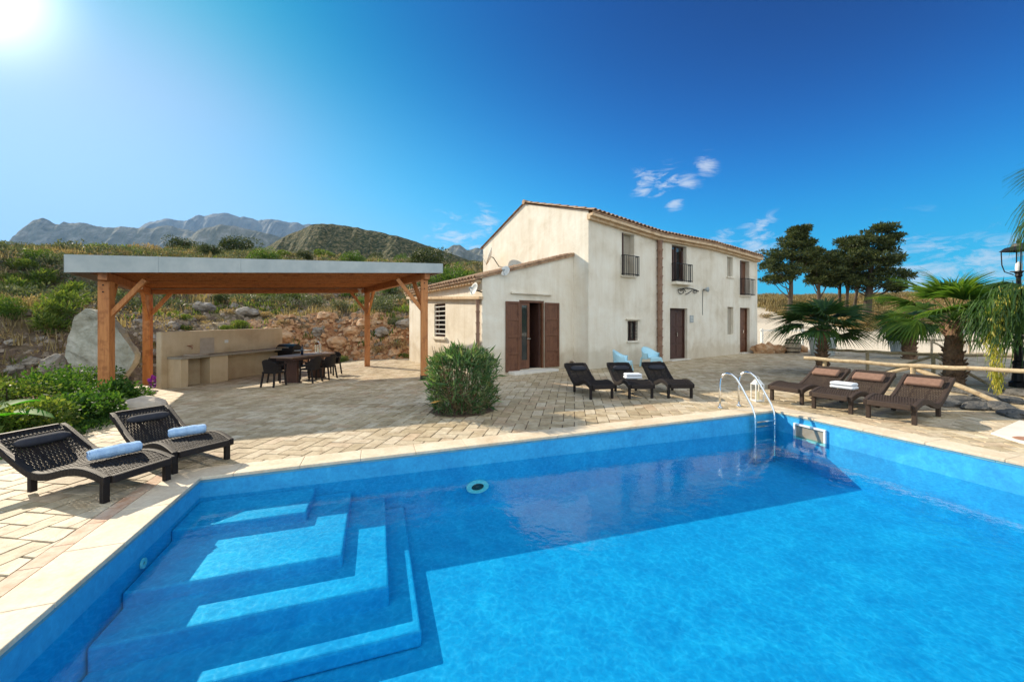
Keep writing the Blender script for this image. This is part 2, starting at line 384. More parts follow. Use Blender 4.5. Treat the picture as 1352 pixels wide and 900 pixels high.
# ---------------------------------------------------------------- camera, light, sky
cam = bpy.data.cameras.new('camera'); co = bpy.data.objects.new('camera', cam); COL.objects.link(co); S.camera = co
co.location = (0, 0, EYE); co.rotation_euler = (pi/2, 0, 0)
cam.sensor_width = 36; cam.lens = FPX/1352*36; cam.shift_y = -(450-HY)/1352; cam.clip_end = 30000; cam.clip_start = .05
SAZ = radians(-55); SEL = radians(27.6)
sdir = Vector((sin(SAZ)*cos(SEL), cos(SAZ)*cos(SEL), sin(SEL)))
sun = bpy.data.lights.new('sun', 'SUN'); so = bpy.data.objects.new('sun', sun); COL.objects.link(so)
sun.energy = 4.8; sun.angle = radians(.5); sun.color = (1.0, .87, .68)
so.rotation_euler = sdir.to_track_quat('Z', 'Y').to_euler(); so.location = (-20, 15, 20)
EXPO = .75
def make_world():
    w = bpy.data.worlds.new('World'); S.world = w; w.use_nodes = True; nt = w.node_tree; nt.nodes.clear()
    class WM: node_tree = nt
    m = WM
    out = N(m, 'ShaderNodeOutputWorld'); bg = N(m, 'ShaderNodeBackground'); sky = N(m, 'ShaderNodeTexSky', sky_type='NISHITA')
    sky.sun_disc = False; sky.sun_elevation = SEL; sky.sun_rotation = SAZ; sky.altitude = 100; sky.air_density = 1.0; sky.dust_density = .6; sky.ozone_density = 2.5
    hs = N(m, 'ShaderNodeHueSaturation'); hs.inputs['Saturation'].default_value = 1.25; hs.inputs['Value'].default_value = 1.0
    L(m, sky.outputs[0], hs.inputs['Color'])
    d = N(m, 'ShaderNodeTexCoord').outputs['Generated']
    # thin clouds low over the horizon
    mp = N(m, 'ShaderNodeMapping'); mp.inputs['Scale'].default_value = (1, 1, 3.2); L(m, d, mp.inputs[0])
    cn = tex_noise(m, mp.outputs[0], 15, 9, .66, .7)
    def spot(px, py, r, sx=1.0):
        v = at(px, py, 1.0)-Vector((0,0,EYE)); v.normalize()
        dt = N(m, 'ShaderNodeVectorMath', operation='DISTANCE'); L(m, d, dt.inputs[0]); dt.inputs[1].default_value = v
        return math_(m, 'SUBTRACT', 1.0, math_(m, 'DIVIDE', dt.outputs['Value'], r), True)
    tot = None
    for q in ((850,241,.05),(880,241,.055),(905,240,.04),(932,219,.035),(637,294,.06),(605,318,.10),(1000,312,.07),(955,318,.05),(1215,380,.16),(1310,355,.10),(890,268,.03)):
        s_ = spot(*q); tot = s_ if tot is None else math_(m, 'MAXIMUM', tot, s_)
    cl = math_(m, 'MULTIPLY', math_(m, 'SUBTRACT', math_(m, 'ADD', cn, math_(m, 'MULTIPLY', tot, .22)), .60), 5.5, True)
    cl = math_(m, 'MULTIPLY', cl, math_(m, 'MULTIPLY', tot, 1.6, True))
    # contrast of the clear sky (polarised, deep away from the sun), per channel x^p*A/(1+B*x^p)
    sp = N(m, 'ShaderNodeSeparateColor'); L(m, hs.outputs[0], sp.inputs[0]); cb = N(m, 'ShaderNodeCombineColor')
    K = 2**EXPO
    def dotto(v, lo, hi):
        n = N(m, 'ShaderNodeVectorMath', operation='DOT_PRODUCT'); L(m, d, n.inputs[0]); n.inputs[1].default_value = Vector(v).normalized()
        r = N(m, 'ShaderNodeMapRange', interpolation_type='SMOOTHSTEP'); L(m, n.outputs['Value'], r.inputs[0]); r.inputs[1].default_value = lo; r.inputs[2].default_value = hi
        return n.outputs['Value'], r.outputs[0]
    _, zall = dotto((0,0,1), .2, .62); _, zr = dotto((0,0,1), .38, .62); _, wr = dotto(sdir, .15, .78)
    zf = math_(m, 'SUBTRACT', 1.0, math_(m, 'MULTIPLY', zall, .34))
    rf = math_(m, 'MULTIPLY', math_(m, 'ADD', .05, math_(m, 'MULTIPLY', wr, .95)), math_(m, 'SUBTRACT', 1.0, math_(m, 'MULTIPLY', zr, .85)))
    gf = math_(m, 'ADD', .98, math_(m, 'MULTIPLY', wr, .10))
    for i, (p, A, B) in enumerate(((2.7, .9, 2.0), (3.0, 2.9, 4.2), (3.4, 2.1, 1.9))):
        x = math_(m, 'POWER', math_(m, 'MULTIPLY', sp.outputs[i], .252), p)
        y = math_(m, 'DIVIDE', math_(m, 'MULTIPLY', x, A), math_(m, 'ADD', 1.0, math_(m, 'MULTIPLY', x, B)))
        y = math_(m, 'MULTIPLY', y, zf)
        if i == 0: y = math_(m, 'MULTIPLY', y, rf)
        if i == 1: y = math_(m, 'MULTIPLY', y, gf)
        L(m, y, cb.inputs[i])
    dv, _ = dotto(sdir, 0, 1)
    dv = math_(m, 'MAXIMUM', dv, 0.0)
    glow = math_(m, 'ADD', math_(m, 'MULTIPLY', math_(m, 'POWER', dv, 420), 2.2), math_(m, 'MULTIPLY', math_(m, 'POWER', dv, 40), .16))
    c = mix(m, 1.0, cb.outputs[0], mix(m, 1.0, (1.0,.98,.92), glow, 'MULTIPLY'), 'ADD')
    c = mix(m, math_(m, 'MULTIPLY', cl, .6), c, (.86,.90,.94))
    # made-up bright cloud veil overhead and behind the viewer, added as neutral fill
    _, vm = dotto((.25,-1,.48), .16, .60)
    vn = tex_noise(m, d, 2.2, 6, .6, .4)
    veil = math_(m, 'MULTIPLY', vm, math_(m, 'ADD', .55, math_(m, 'MULTIPLY', vn, .6)), True)
    c = mix(m, math_(m, 'MULTIPLY', veil, .9), c, (1.66,1.74,1.74))
    c = mix(m, 1.0, c, (1/(K*.15),)*3, 'MULTIPLY')
    L(m, c, bg.inputs[0]); bg.inputs[1].default_value = .15
    L(m, bg.outputs[0], out.inputs[0])
make_world()
S.view_settings.view_transform = 'Standard'; S.view_settings.look = 'None'; S.view_settings.exposure = EXPO; S.view_settings.gamma = 1
S.render.engine = 'CYCLES'
S.cycles.max_bounces = 8; S.cycles.transparent_max_bounces = 16; S.cycles.caustics_reflective = False; S.cycles.caustics_refractive = False
S.cycles.volume_bounces = 0

# ---------------------------------------------------------------- yard boundary, pool frame
YARD = [(-6.9,-8),(-6.7,3.5),(-6.75,4.9),(-7.0,6.5),(-8.3,7.6),(-9.9,9.0),(-13.0,12.2),(-12.8,13.9),(-10.4,17.0),(-8.6,18.4),(-4,18.9),(0,20),(6,20.8),(12,19.6),(26,18.6),(30,10),(30,-8)]
def seg_d(p, a, b):
    ax, ay = a; bx, by = b; dx, dy = bx-ax, by-ay; t = ((p[0]-ax)*dx+(p[1]-ay)*dy)/(dx*dx+dy*dy); t = max(0, min(1, t))
    return sqrt((p[0]-ax-t*dx)**2+(p[1]-ay-t*dy)**2)
def inside(p, poly):
    c = False; n = len(poly); j = n-1
    for i in range(n):
        xi, yi = poly[i]; xj, yj = poly[j]
        if (yi > p[1]) != (yj > p[1]) and p[0] < (xj-xi)*(p[1]-yi)/(yj-yi)+xi: c = not c
        j = i
    return c
def yard_d(x, y):
    p = (x, y); d = min(seg_d(p, YARD[i], YARD[(i+1) % len(YARD)]) for i in range(len(YARD)))
    return -d if inside(p, YARD) else d
Lc = G(263.5, 630); Rc = G(1022, 541.4)
pu = (Rc-Lc); pu.z = 0; PL = pu.length; pu.normalize(); pv = Vector((pu.y, -pu.x, 0))
PW = 4.75
def pp(u, v, z): q = Vector((Lc.x, Lc.y, 0))+pu*u+pv*v; return Vector((q.x, q.y, z))
WZ = -.27
def clip(poly, n, c, keep):  # keep points with n.p-c >=0 (keep=1) or <=0
    out = []; k = len(poly)
    for i in range(k):
        a = poly[i]; b = poly[(i+1) % k]
        da = (n[0]*a[0]+n[1]*a[1]-c)*keep; db = (n[0]*b[0]+n[1]*b[1]-c)*keep
        if da >= 0: out.append(a)
        if (da >= 0) != (db >= 0):
            t = da/(da-db); out.append((a[0]+(b[0]-a[0])*t, a[1]+(b[1]-a[1])*t))
    return out if len(out) >= 3 else []
def subtract(polys, hole):  # hole: list of (n, c) outward half planes; inside = n.p-c<=0
    res = []
    for pl in polys:
        cur = pl
        for (n, c) in hole:
            if not cur: break
            o = clip(cur, n, c, 1)
            if o: res.append(o)
            cur = clip(cur, n, c, -1)
    return res
def area(p): return abs(sum(p[i][0]*p[(i+1) % len(p)][1]-p[(i+1) % len(p)][0]*p[i][1] for i in range(len(p))))/2
def rect_hole(u0, u1, v0, v1):
    o = (Lc.x, Lc.y); U = (pu.x, pu.y); V = (pv.x, pv.y)
    du = o[0]*U[0]+o[1]*U[1]; dv = o[0]*V[0]+o[1]*V[1]
    return [((-U[0],-U[1]), -(du+u0)), (U, du+u1), ((-V[0],-V[1]), -(dv+v0)), (V, dv+v1)]
CW = .34
HOLE_PAV = rect_hole(-CW-.14, PL+CW, -CW, PW+CW)
HOLE_BASE = rect_hole(-.1, PL+.1, -.1, PW+.1)
BUSH = G(607, 547)   # planting circle in the paving
BUSHC = (BUSH.x, BUSH.y+.38)
circ = []
for k in range(12):
    a = 2*pi*k/12; n = (cos(a), sin(a)); circ.append((n, n[0]*BUSHC[0]+n[1]*BUSHC[1]+.58))

def near_hole(p, r=.7): 
    q = Vector((p[0]-Lc.x, p[1]-Lc.y, 0)); u = q.dot(pu); v = q.dot(pv)
    return -r-.6 < u < PL+r+.6 and -r-.6 < v < PW+r+.6
# pavers: herringbone of long stamped slabs
mb = MB(); th = radians(-9); ct, st_ = cos(th), sin(th); a_ = .185
def tw(x, y): return (x*ct-y*st_, x*st_+y*ct)
gap = .005
def add_paver(poly, h=.012):
    if area(poly) < .002: return
    cx = sum(p[0] for p in poly)/len(poly); cy = sum(p[1] for p in poly)/len(poly)
    dz = R.uniform(-.0025, .0025)
    top = []; bot = []
    for p in poly:
        dx, dy = cx-p[0], cy-p[1]; d = sqrt(dx*dx+dy*dy)+1e-6
        t1 = min(.015, d*.3); top.append((p[0]+dx/d*t1, p[1]+dy/d*t1, g(p[0])+dz))
        t2 = min(.006, d*.2); bot.append((p[0]+dx/d*t2, p[1]+dy/d*t2, g(p[0])-.02))
    n = len(poly); mb.add(top+bot, [tuple(range(n))]+[(n+i, n+(i+1) % n, (i+1) % n, i) for i in range(n)])
NB = 86
for i in range(-NB*2, NB*2):
    for j in range(-NB, NB):
        # herringbone cell for 2:1 bricks
        for kind in (0, 1):
            if kind == 0: x0 = i*a_ + 4*a_*j*0.5*1; 
            # lattice vectors (1,1)*a and (2,-2)*a
            bx = (i + 2*j)*a_; by = (i - 2*j)*a_
            r = (bx, by, bx+2*a_, by+a_) if kind == 0 else (bx+a_*0, by+a_, bx+a_, by+3*a_)
            cx, cy = tw((r[0]+r[2])/2, (r[1]+r[3])/2)
            if not (-14 < cx < 27 and -.5 < cy < 21): continue
            if cx > 10 and cy < 4: continue
            if abs(cx) > 1.45*cy+3.2: continue
            if yard_d(cx, cy) > .12: continue
            pl = [tw(r[0], r[1]), tw(r[2], r[1]), tw(r[2], r[3]), tw(r[0], r[3])]
            if near_hole((cx, cy)): pls = subtract([pl], HOLE_PAV)
            else: pls = [pl]
            if (cx-BUSHC[0])**2+(cy-BUSHC[1])**2 < 1.2: pls = subtract(pls, circ)
            for q in pls: add_paver(q)
tag(mb.build('patio_paving', M_paver), kind='structure')
mb = MB()
for i in range(-15, 31):
    for j in range(-6, 21):
        if yard_d(i+.5, j+.5) > .75: continue
        pls = [[(i, j), (i+1, j), (i+1, j+1), (i, j+1)]]
        if near_hole((i+.5, j+.5), 1.2): pls = subtract(pls, HOLE_BASE)
        for q in pls:
            if area(q) > 1e-5: mb.poly([(p[0], p[1], g(p[0])-.011) for p in q])
tag(mb.build('patio_base', M_joint), kind='structure')
# border course of reddish slabs along the left coping
mb = MB(); v = -.3
while v < PW+.4:
    l = R.uniform(.28, .36)
    q = [pp(-CW-.135, v+.005, 0), pp(-CW-.005, v+.005, 0), pp(-CW-.005, v+l-.005, 0), pp(-CW-.135, v+l-.005, 0)]
    mb.add([(p.x, p.y, g(p.x)+.002) for p in q]+[(p.x, p.y, g(p.x)-.02) for p in q], [(0,1,2,3),(4,5,1,0),(5,6,2,1),(6,7,3,2),(7,4,0,3)]); v += l
tag(mb.build('paving_border', M_redpaver), kind='structure')

# ---------------------------------------------------------------- pool
pool = empty('swimming_pool', Lc, 0, 'blue painted swimming pool with pale stone coping and corner steps', 'pool')
FZ = WZ-.53
mb = MB()
def wallstrip(a, b, n=16, inw=Vector((0,0,0))):
    for i in range(n):
        p = a.lerp(b, i/n); q = a.lerp(b, (i+1)/n)
        mb.add([(p.x,p.y,FZ),(q.x,q.y,FZ),(q.x,q.y,g(q.x)-.02),(p.x,p.y,g(p.x)-.02)], [(0,1,2,3)])
c4 = [pp(0,0,0), pp(PL,0,0), pp(PL,PW,0), pp(0,PW,0)]
for i in range(4): wallstrip(c4[i], c4[(i+1) % 4])
mb.poly([(p.x, p.y, FZ) for p in c4])
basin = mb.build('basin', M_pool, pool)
# steps
Hs = [1.905, 2.00, 2.11, 2.27]; pxs = [(405,675),(452,732),(514,773),(557,832)]
stp = MB()
dims = []
for Hh, (px, py) in zip(Hs, pxs):
    Y = Hh*FPX/(py-HY); X = (px-CX)/FPX*Y; q = Vector((X-Lc.x, Y-Lc.y, 0)); dims.append((q.dot(pu), q.dot(pv), EYE-Hh))
print('steps', [(round(a,2), round(b,2), round(c,2)) for a, b, c in dims], 'PL', PL)
for i, (uu, vv, zz) in enumerate(dims):
    zb = FZ+.002*(i+1)
    q = [pp(.003*(i+1), .003*(i+1), zb), pp(uu, .003*(i+1), zb), pp(uu, vv, zb), pp(.003*(i+1), vv, zb)]
    stp.hexa([tuple(p) for p in q]+[(p.x, p.y, zz) for p in q])
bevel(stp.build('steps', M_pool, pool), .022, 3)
# weathered rim under coping + coping
mb = MB(); cp = MB()
def strip(m_, u0, v0, u1, v1, inn, out, z0, z1, n=18):
    # box strip along the edge (u0,v0)-(u1,v1), from inner offset to outer offset, outward normal
    a = Vector((u0, v0)); b = Vector((u1, v1)); d = (b-a).normalized(); nrm = Vector((d.y, -d.x))
    for i in range(n):
        t0 = i/n; t1 = (i+1)/n; e = .0015
        pa = a.lerp(b, t0)+d*e; pb = a.lerp(b, t1)-d*e
        P8 = []
        for zz, sub in ((z0, 0), (z1, 1)):
            for pt, off in ((pa, inn), (pb, inn), (pb, out), (pa, out)):
                w = pt+nrm*off; q = pp(w.x, w.y, 0); P8.append((q.x, q.y, g(q.x)+zz))
        m_.hexa([P8[3],P8[2],P8[1],P8[0],P8[7],P8[6],P8[5],P8[4]])
edges = [((0,0),(PL,0)), ((PL,0),(PL,PW)), ((PL,PW),(0,PW)), ((0,PW),(0,0))]
for (a, b) in edges:
    strip(mb, *a, *b, -.006, .05, -.055, -.012)
for k, (a, b) in enumerate(edges):
    A = Vector(a); B = Vector(b); d = (B-A).normalized()
    if k in (0, 2): A = A-d*CW; B = B+d*CW
    nn = int((B-A).length/.62)
    strip(cp, A.x, A.y, B.x, B.y, -.015 if k in (0,2) else -.015, CW-.004, -.03, .006, nn)
mb.build('rim', M_pooledge, pool); bevel(cp.build('coping', M_coping, pool), .006, 2)
mb = MB(); n = 24
mb.poly([tuple(pp(.001,.001,WZ)), tuple(pp(PL-.001,.001,WZ)), tuple(pp(PL-.001,PW-.001,WZ)), tuple(pp(.001,PW-.001,WZ))][::-1])
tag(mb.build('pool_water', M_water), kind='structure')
# round lamp on far wall, inlet on left wall, skimmer on right wall
def ring(m_, c, ax, ay, R0, R1, dz, n=28):
    vs = []; nn = ax.cross(ay).normalized()
    for (r, h) in ((R1, 0), (R1, dz), (R0, dz), (R0, 0)):
        for k in range(n):
            a = 2*pi*k/n; vs.append(c+ax*cos(a)*r+ay*sin(a)*r+nn*h)
    fs = []
    for i in range(3):
        for k in range(n): k2 = (k+1) % n; fs.append((i*n+k, i*n+k2, (i+1)*n+k2, (i+1)*n+k))
    m_.add(vs, fs)
tl = (( -.0883*Lc.y)-Lc.x)/(pu.x+.0883*pu.y)
lampc = pp(tl, .006, WZ-.28)
pl_ = empty('pool_lamp', lampc, 0, 'round underwater lamp set in the far pool wall', 'pool lamp')
mb = MB(); ring(mb, lampc, pu, Vector((0,0,.55)), .085, .15, .03); mb.build('lamp_ring', M_whitepl, pl_, smooth=False)
mb = MB(); ring(mb, lampc, pu, Vector((0,0,.55)), .0, .084, .012); mb.build('lens', M_glass, pl_)
ic = pp(.004, 1.1, WZ-.07)
il = empty('water_inlet', ic, 0, 'small round white water inlet in the left pool wall', 'inlet')
mb = MB(); ring(mb, ic, -pv, Vector((0,0,1)), .016, .04, .014); mb.build('ring', M_whitepl, il)
mb = MB(); ring(mb, ic, -pv, Vector((0,0,1)), .0, .015, .006); mb.build('nozzle', M_iron, il)
sk0, sk1 = .36, .86
skc = pp(PL, (sk0+sk1)/2, WZ+.06)
sk = empty('pool_skimmer', skc, 0, 'white framed skimmer opening in the right pool wall by the ladder', 'skimmer')
mb = MB(); zc = WZ+.08; hh = .12
for (va, vb, za, zb) in ((sk0, sk1, zc+hh-.02, zc+hh+.01), (sk0, sk1, zc-hh-.01, zc-hh+.02), (sk0, sk0+.03, zc-hh+.021, zc+hh-.021), (sk1-.03, sk1, zc-hh+.021, zc+hh-.021)):
    q = [pp(PL-.03, va, za), pp(PL+.002, va, za), pp(PL+.002, vb, za), pp(PL-.03, vb, za)]
    mb.hexa([tuple(p) for p in q[::-1]]+[(p.x, p.y, zb) for p in q[::-1]])
mb.build('frame', M_whitepl, sk)
mb = MB(); mb.poly([pp(PL-.004, sk0+.03, zc-hh+.02), pp(PL-.004, sk1-.03, zc-hh+.02), pp(PL-.004, sk1-.03, zc+hh-.02), pp(PL-.004, sk0+.03, zc+hh-.02)])
mb.build('flap', M_counter, sk)
# ladder
def edge_u(px):  # u on the far edge seen at px
    k = (px-CX)/FPX; return (k*Lc.y-Lc.x)/(pu.x-k*pu.y)
u1 = edge_u(991); u2 = edge_u(1016.5)
lad = empty('pool_ladder', pp((u1+u2)/2, 0, 0), 0, 'polished steel pool ladder with two curved handrails at the far corner', 'pool ladder')
for uu in (u1, u2):
    gz = g(pp(uu, 0, 0).x); pts = []
    prof = [(-.50,0),(-.50,.42),(-.49,.52),(-.45,.60),(-.38,.64),(-.30,.63),(-.23,.57),(-.15,.44),(.02,.12),(.07,.0),(.085,-.1),(.085,-1.0)]
    for (vv, z) in prof: pts.append(pp(uu-(.14 if vv < -.3 else .14*max(0, -vv)/.3)*(-1)*0, vv, gz+z))
    pts = [pp(uu+ (.0 if p[0] > 0 else p[0]*.30), p[0], gz+p[1]) for p in prof]
    mb = MB(); mb.tube(pts, .019, 12); o = mb.build('handrail', M_steel, lad, smooth=True)
    mb = MB(); f = pts[0]; mb.lathe([(.0,.02),(.032,.018),(.042,.0)], (f.x, f.y, gz+.004), 16); mb.build('flange', M_steel, o, smooth=True)
for z in (-.13, -.21, -.5, -.75):
    gz = g(pp(u1, 0, 0).x); mb = MB()
    a = pp(u1, .085, gz+z); b = pp(u2, .085, gz+z); 
    mb.bar(a, b, .075, .022); mb.build('tread', M_steel, lad)

# ---------------------------------------------------------------- terrain
def terrain_h(x, y, d=None):
    if d is None: d = yard_d(x, y)
    if d < -1.2 : return -3.0
    if d < 0: return g(x)-.05
    wR = sstep(2, 13, x)
    back = sstep(12.0, 14.5, y+.0*x)
    # left and back hillside
    B = lerp(.25, 1.75, back)
    n = fbm(x*.16, y*.16, 3.1, 6); n2 = fbm(x*.9, y*.9, 1.7, 4)
    hl = B*sstep(.1, 2.6+n*.6, d) + .215*max(0, d-1.0)*lerp(.55, 1, sstep(0, 14, d))
    if d > 46: hl = B+.215*45 + .03*(min(d,140)-46) - .01*max(0, min(d, 600)-140)
    hl += n*min(1.2, d*.11) + n2*min(.40, d*.16)
    lim = 1.35+.178*max(y, 14)+n*1.0+.35*fbm(x*.5,y*.5,2,3)
    if hl > lim: hl = lim+(hl-lim)*.06
    # right: gravel drive climbing to a grassy crest
    hr = .02*min(d,4)+ .135*max(0, min(d,26)-4) + .12*max(0, min(d, 33)-20) - .05*max(0, min(d, 300)-36)
    hr += n*min(.5, d*.012)+n2*min(.08, d*.004)
    return g(x)*max(0, 1-d/30) + lerp(hl, hr, wR)
def spaced(lo, hi, fine_lo, fine_hi, step, grow=1.16):
    out = []; x = fine_lo
    while x <= fine_hi: out.append(x); x += step
    s = step; x = out[-1]
    while x < hi: s = min(s*grow, 900); x += s; out.append(x)
    s = step; x = fine_lo; pre = []
    while x > lo: s = min(s*grow, 900); x -= s; pre.append(x)
    return pre[::-1]+out
xs = spaced(-7000, 7000, -30, 14, .34, 1.07); ys = spaced(-400, 9000, 3, 34, .34, 1.055)
mb = MB(); cols = []
for y in ys:
    for x in xs:
        far = abs(x) > 500 or y > 500
        d = yard_d(x, y) if not far else sqrt(x*x+y*y)
        z = terrain_h(x, y, d)
        if y < 3 and d > 0: z = lerp(z, g(x), sstep(3, -3, y))
        mb.v.append((x, y, z))
        wR = sstep(2, 13, x); n = fbm(x*.12, y*.12, 9, 3)
        grav = wR*sstep(19, 13, d+n*5-.25*max(0, 40-x)*0) * (1 if d > -1.2 else 0)
        road = wR*sstep(3.4, 2.2, abs(x-(22.2+(y-25)*.13)+n*1.5))*sstep(46, 40, y)*(1 if d > 0 else 0)
        if x > 12: grav *= sstep(0, 3, 17.5-d+ (30-x)*.12 + n*4)
        grav = max(grav, road)
        grass = max(sstep(12, 30, d)*(.55+n*.5), wR*sstep(10, 18, d))
        if x < -6 and y < 24: grass = max(grass, .45*sstep(-14, -20, x-n*6)*1)
        red = (1-wR)*sstep(11, 14, y)*sstep(4.6, 2.6, d+n*2)*.95*sstep(-12.5,-8.5,x+n*2)
        cols.append((min(1, grav), min(1, grass), min(1, red)))
nx = len(xs)
for j in range(len(ys)-1):
    for i in range(nx-1):
        a = j*nx+i; mb.f.append((a, a+1, a+nx+1, a+nx)); mb.m.append(0)
terrain = tag(mb.build('terrain', M_terrain, smooth=True, col=cols), kind='structure')

# ---------------------------------------------------------------- hills and mountains far behind
def ridge(name, pts, D, dwid, mt, seed, rough=.06, basey=372, nu=130, nv=26, jag=1.0):
    # pts: (pixel x, pixel y) of the skyline, D distance of the ridge line, dwid half depth of the massif
    mb = MB(); x0, x1 = pts[0][0], pts[-1][0]
    for j in range(nv+1):
        w = -1+2*j/nv
        for i in range(nu+1):
            px = x0+(x1-x0)*i/nu; py = interp(px, pts)
            X = (px-CX)/FPX; top = EYE+(HY-py)/FPX*D; base = -12.0
            amp = top-base
            prof = (1-abs(w)**1.15)
            rr = fbm(i*.09*jag+seed, w*2.6+seed, seed, 7)*rough*amp*(1-abs(1-2*prof)*.3)*(1.0 if abs(w) > .06 else .35)*2.0
            gull = abs(noise.noise(Vector((i*.16*jag, w*1.1, seed*2.3))))*rough*2.4*amp*sin(pi*prof)
            z = base+amp*prof+ (rr-gull)*(1 if w < .2 else .5)
            sw = (fbm(i*.05, seed, 2.0, 3))*.12*dwid*sin(pi*prof)
            Y = D+w*dwid+sw
            mb.v.append((X*D*(1+.0*w)*(Y/D)**.4, Y, z))
    for j in range(nv):
        for i in range(nu):
            a = j*(nu+1)+i; mb.f.append((a, a+1, a+nu+2, a+nu+1)); mb.m.append(0)
    return tag(mb.build(name, mt, smooth=False), kind='structure')
M_far = hill_mat('far_mountain_rock', [(.3, (.12,.13,.12)), (.55, (.20,.20,.18)), (.75, (.30,.29,.27))], .006, .8, 40)
M_mid = hill_mat('mountain_rock', [(.3, (.10,.11,.08)), (.5, (.18,.18,.14)), (.72, (.36,.34,.30))], .012, .9, 25)
M_scrubhill = hill_mat('scrub_hill', [(.36, (.018,.026,.010)), (.46, (.045,.055,.020)), (.55, (.13,.11,.05)), (.66, (.28,.22,.13))], .20, .9, 3)
ridge('mountains', [(150,320),(190,296),(215,289),(240,292),(250,290),(256,286),(275,285),(293,280),(305,283),(325,288),(340,291),(352,290),(375,293),(410,296),(440,303),(500,325)], 5200, 1300, M_far, 4.2, .045, nu=220, nv=34)
ridge('mountain', [(-60,330),(18,322),(27,303),(37,296),(43,292),(55,290),(66,292),(80,296),(84,293),(105,294),(130,298),(160,300),(185,301),(205,299),(228,298),(250,304),(268,312),(300,330)], 3000, 700, M_mid, 8.8, .045, nu=240, nv=40, jag=.8)
ridge('mountain', [(230,330),(262,303),(290,297),(320,300),(350,308),(390,316),(440,330)], 2300, 500, M_mid, 5.1, .04)
ridge('mountain', [(560,345),(585,330),(598,326),(607,324),(616,329),(630,328),(645,330),(700,340),(760,352)], 2600, 500, M_mid, 3.3, .05)
ridge('hill', [(300,352),(340,332),(365,318),(385,308),(405,300),(420,296),(440,296),(455,297),(480,303),(510,308),(545,318),(575,328),(600,337),(640,350),(700,365)], 620, 190, M_scrubhill, 6.4, .035, nu=200, nv=50)
ridge('hill', [(420,356),(470,346),(520,340),(570,338),(620,343),(680,352),(740,365)], 330, 80, M_scrubhill, 2.4, .03, nu=120, nv=30)

# ---------------------------------------------------------------- farmhouse
C0 = Vector((2.60, 13.42, 0)); Fd = Vector((.838, .545, 0)).normalized(); Nn = Vector((-Fd.y, Fd.x, 0))
def hp(t, n, z): q = C0+Fd*t+Nn*n; return Vector((q.x, q.y, z))
def on_wall(px, py, n=0.0):   # pixel -> (t, z) on a wall parallel to the facade
    k = (px-CX)/FPX; O = C0+Nn*n
    t = (k*O.y-O.x)/(Fd.x-k*Fd.y); Y = O.y+Fd.y*t
    return t, EYE+(HY-py)/FPX*Y
def on_side(px, py, t0):      # pixel -> (n, z) on a wall parallel to the gable
    k = (px-CX)/FPX; O = C0+Fd*t0
    n = (k*O.y-O.x)/(Nn.x-k*Nn.y); Y = O.y+Nn.y*n
    return n, EYE+(HY-py)/FPX*Y
HL = 11.5; HD = 7.4; RN = 3.78
EV = [(0,5.27),(3.6,4.98),(4.0,4.98),(7.2,5.0),(9.3,4.9),(HL,4.78)]
def ev(t): return interp(t, EV)
house = empty('farmhouse', C0, 0, 'two storey pale plastered farmhouse with low tiled roof and a single storey lean-to', 'house')
def holewall(name, t0, t1, topf, holes, P3, depth=.26, zb=-.25, breaks=(), m=M_plaster, sign=1):
    """P3(t, off, z): point on the wall, off goes inwards. holes: (ta, tb, za, zb)"""
    mb = MB(); xsb = sorted(set([t0, t1]+[h[0] for h in holes]+[h[1] for h in holes]+list(breaks)))
    zs = sorted(set([zb]+[h[2] for h in holes]+[h[3] for h in holes]))
    for a, b in zip(xsb, xsb[1:]):
        for k, z0 in enumerate(zs):
            z1a = zs[k+1] if k+1 < len(zs) else None
            mid = (a+b)/2
            if any(h[0]-1e-6 <= a and b <= h[1]+1e-6 and h[2]-1e-6 <= z0 and z1a is not None and z1a <= h[3]+1e-6 for h in holes): continue
            ta_ = z1a if z1a is not None else topf(a); tb_ = z1a if z1a is not None else topf(b)
            q = [P3(a,0,z0), P3(b,0,z0), P3(b,0,tb_), P3(a,0,ta_)]
            mb.poly(q if sign > 0 else q[::-1])
    for (a, b, z0, z1) in holes:
        for q in ([P3(a,0,z0),P3(a,depth,z0),P3(a,depth,z1),P3(a,0,z1)], [P3(b,0,z0),P3(b,0,z1),P3(b,depth,z1),P3(b,depth,z0)],
                  [P3(a,0,z0),P3(b,0,z0),P3(b,depth,z0),P3(a,depth,z0)], [P3(a,0,z1),P3(a,depth,z1),P3(b,depth,z1),P3(b,0,z1)]):
            mb.poly(q)
    return mb.build(name, m, house)
def rect_from(pxa, pxb, pya, pyb, n=0.0):
    t0, z1a = on_wall(pxa, pya, n); t1, z1b = on_wall(pxb, pya, n); _, z0a = on_wall(pxa, pyb, n)
    return (t0, t1, z0a, z1a)
W = {
 'bal1': rect_from(821,837.5,307,363.4), 'bal2': rect_from(887,906.5,322.5,371.5), 'up': rect_from(960,967.5,338.5,365), 'bal3': rect_from(977,989.5,343.5,389.5),
 'door': rect_from(884.5,907.5,406.5,476.0), 'small': rect_from(828.6,842.4,423.5,450), 'tall': rect_from(960.5,968.2,405,441.5), 'door2': rect_from(977,989.8,406,465.5)}
for k in ('door', 'door2'): a = W[k]; W[k] = (a[0], a[1], g(hp(a[0],0,0).x)+.05, a[3])
front = lambda t, o, z: hp(t, o, z)
holewall('wall', 0, HL, lambda t: ev(t)-.02, list(W.values()), front, breaks=[e[0] for e in EV])
gab = lambda n, o, z: hp(o, n, z)
def gtop(n): return interp(n, [(0, 5.43), (RN, 6.63), (HD, 5.385)])
holewall('gable_wall', 0, HD, gtop, [], gab, breaks=[RN], sign=-1)
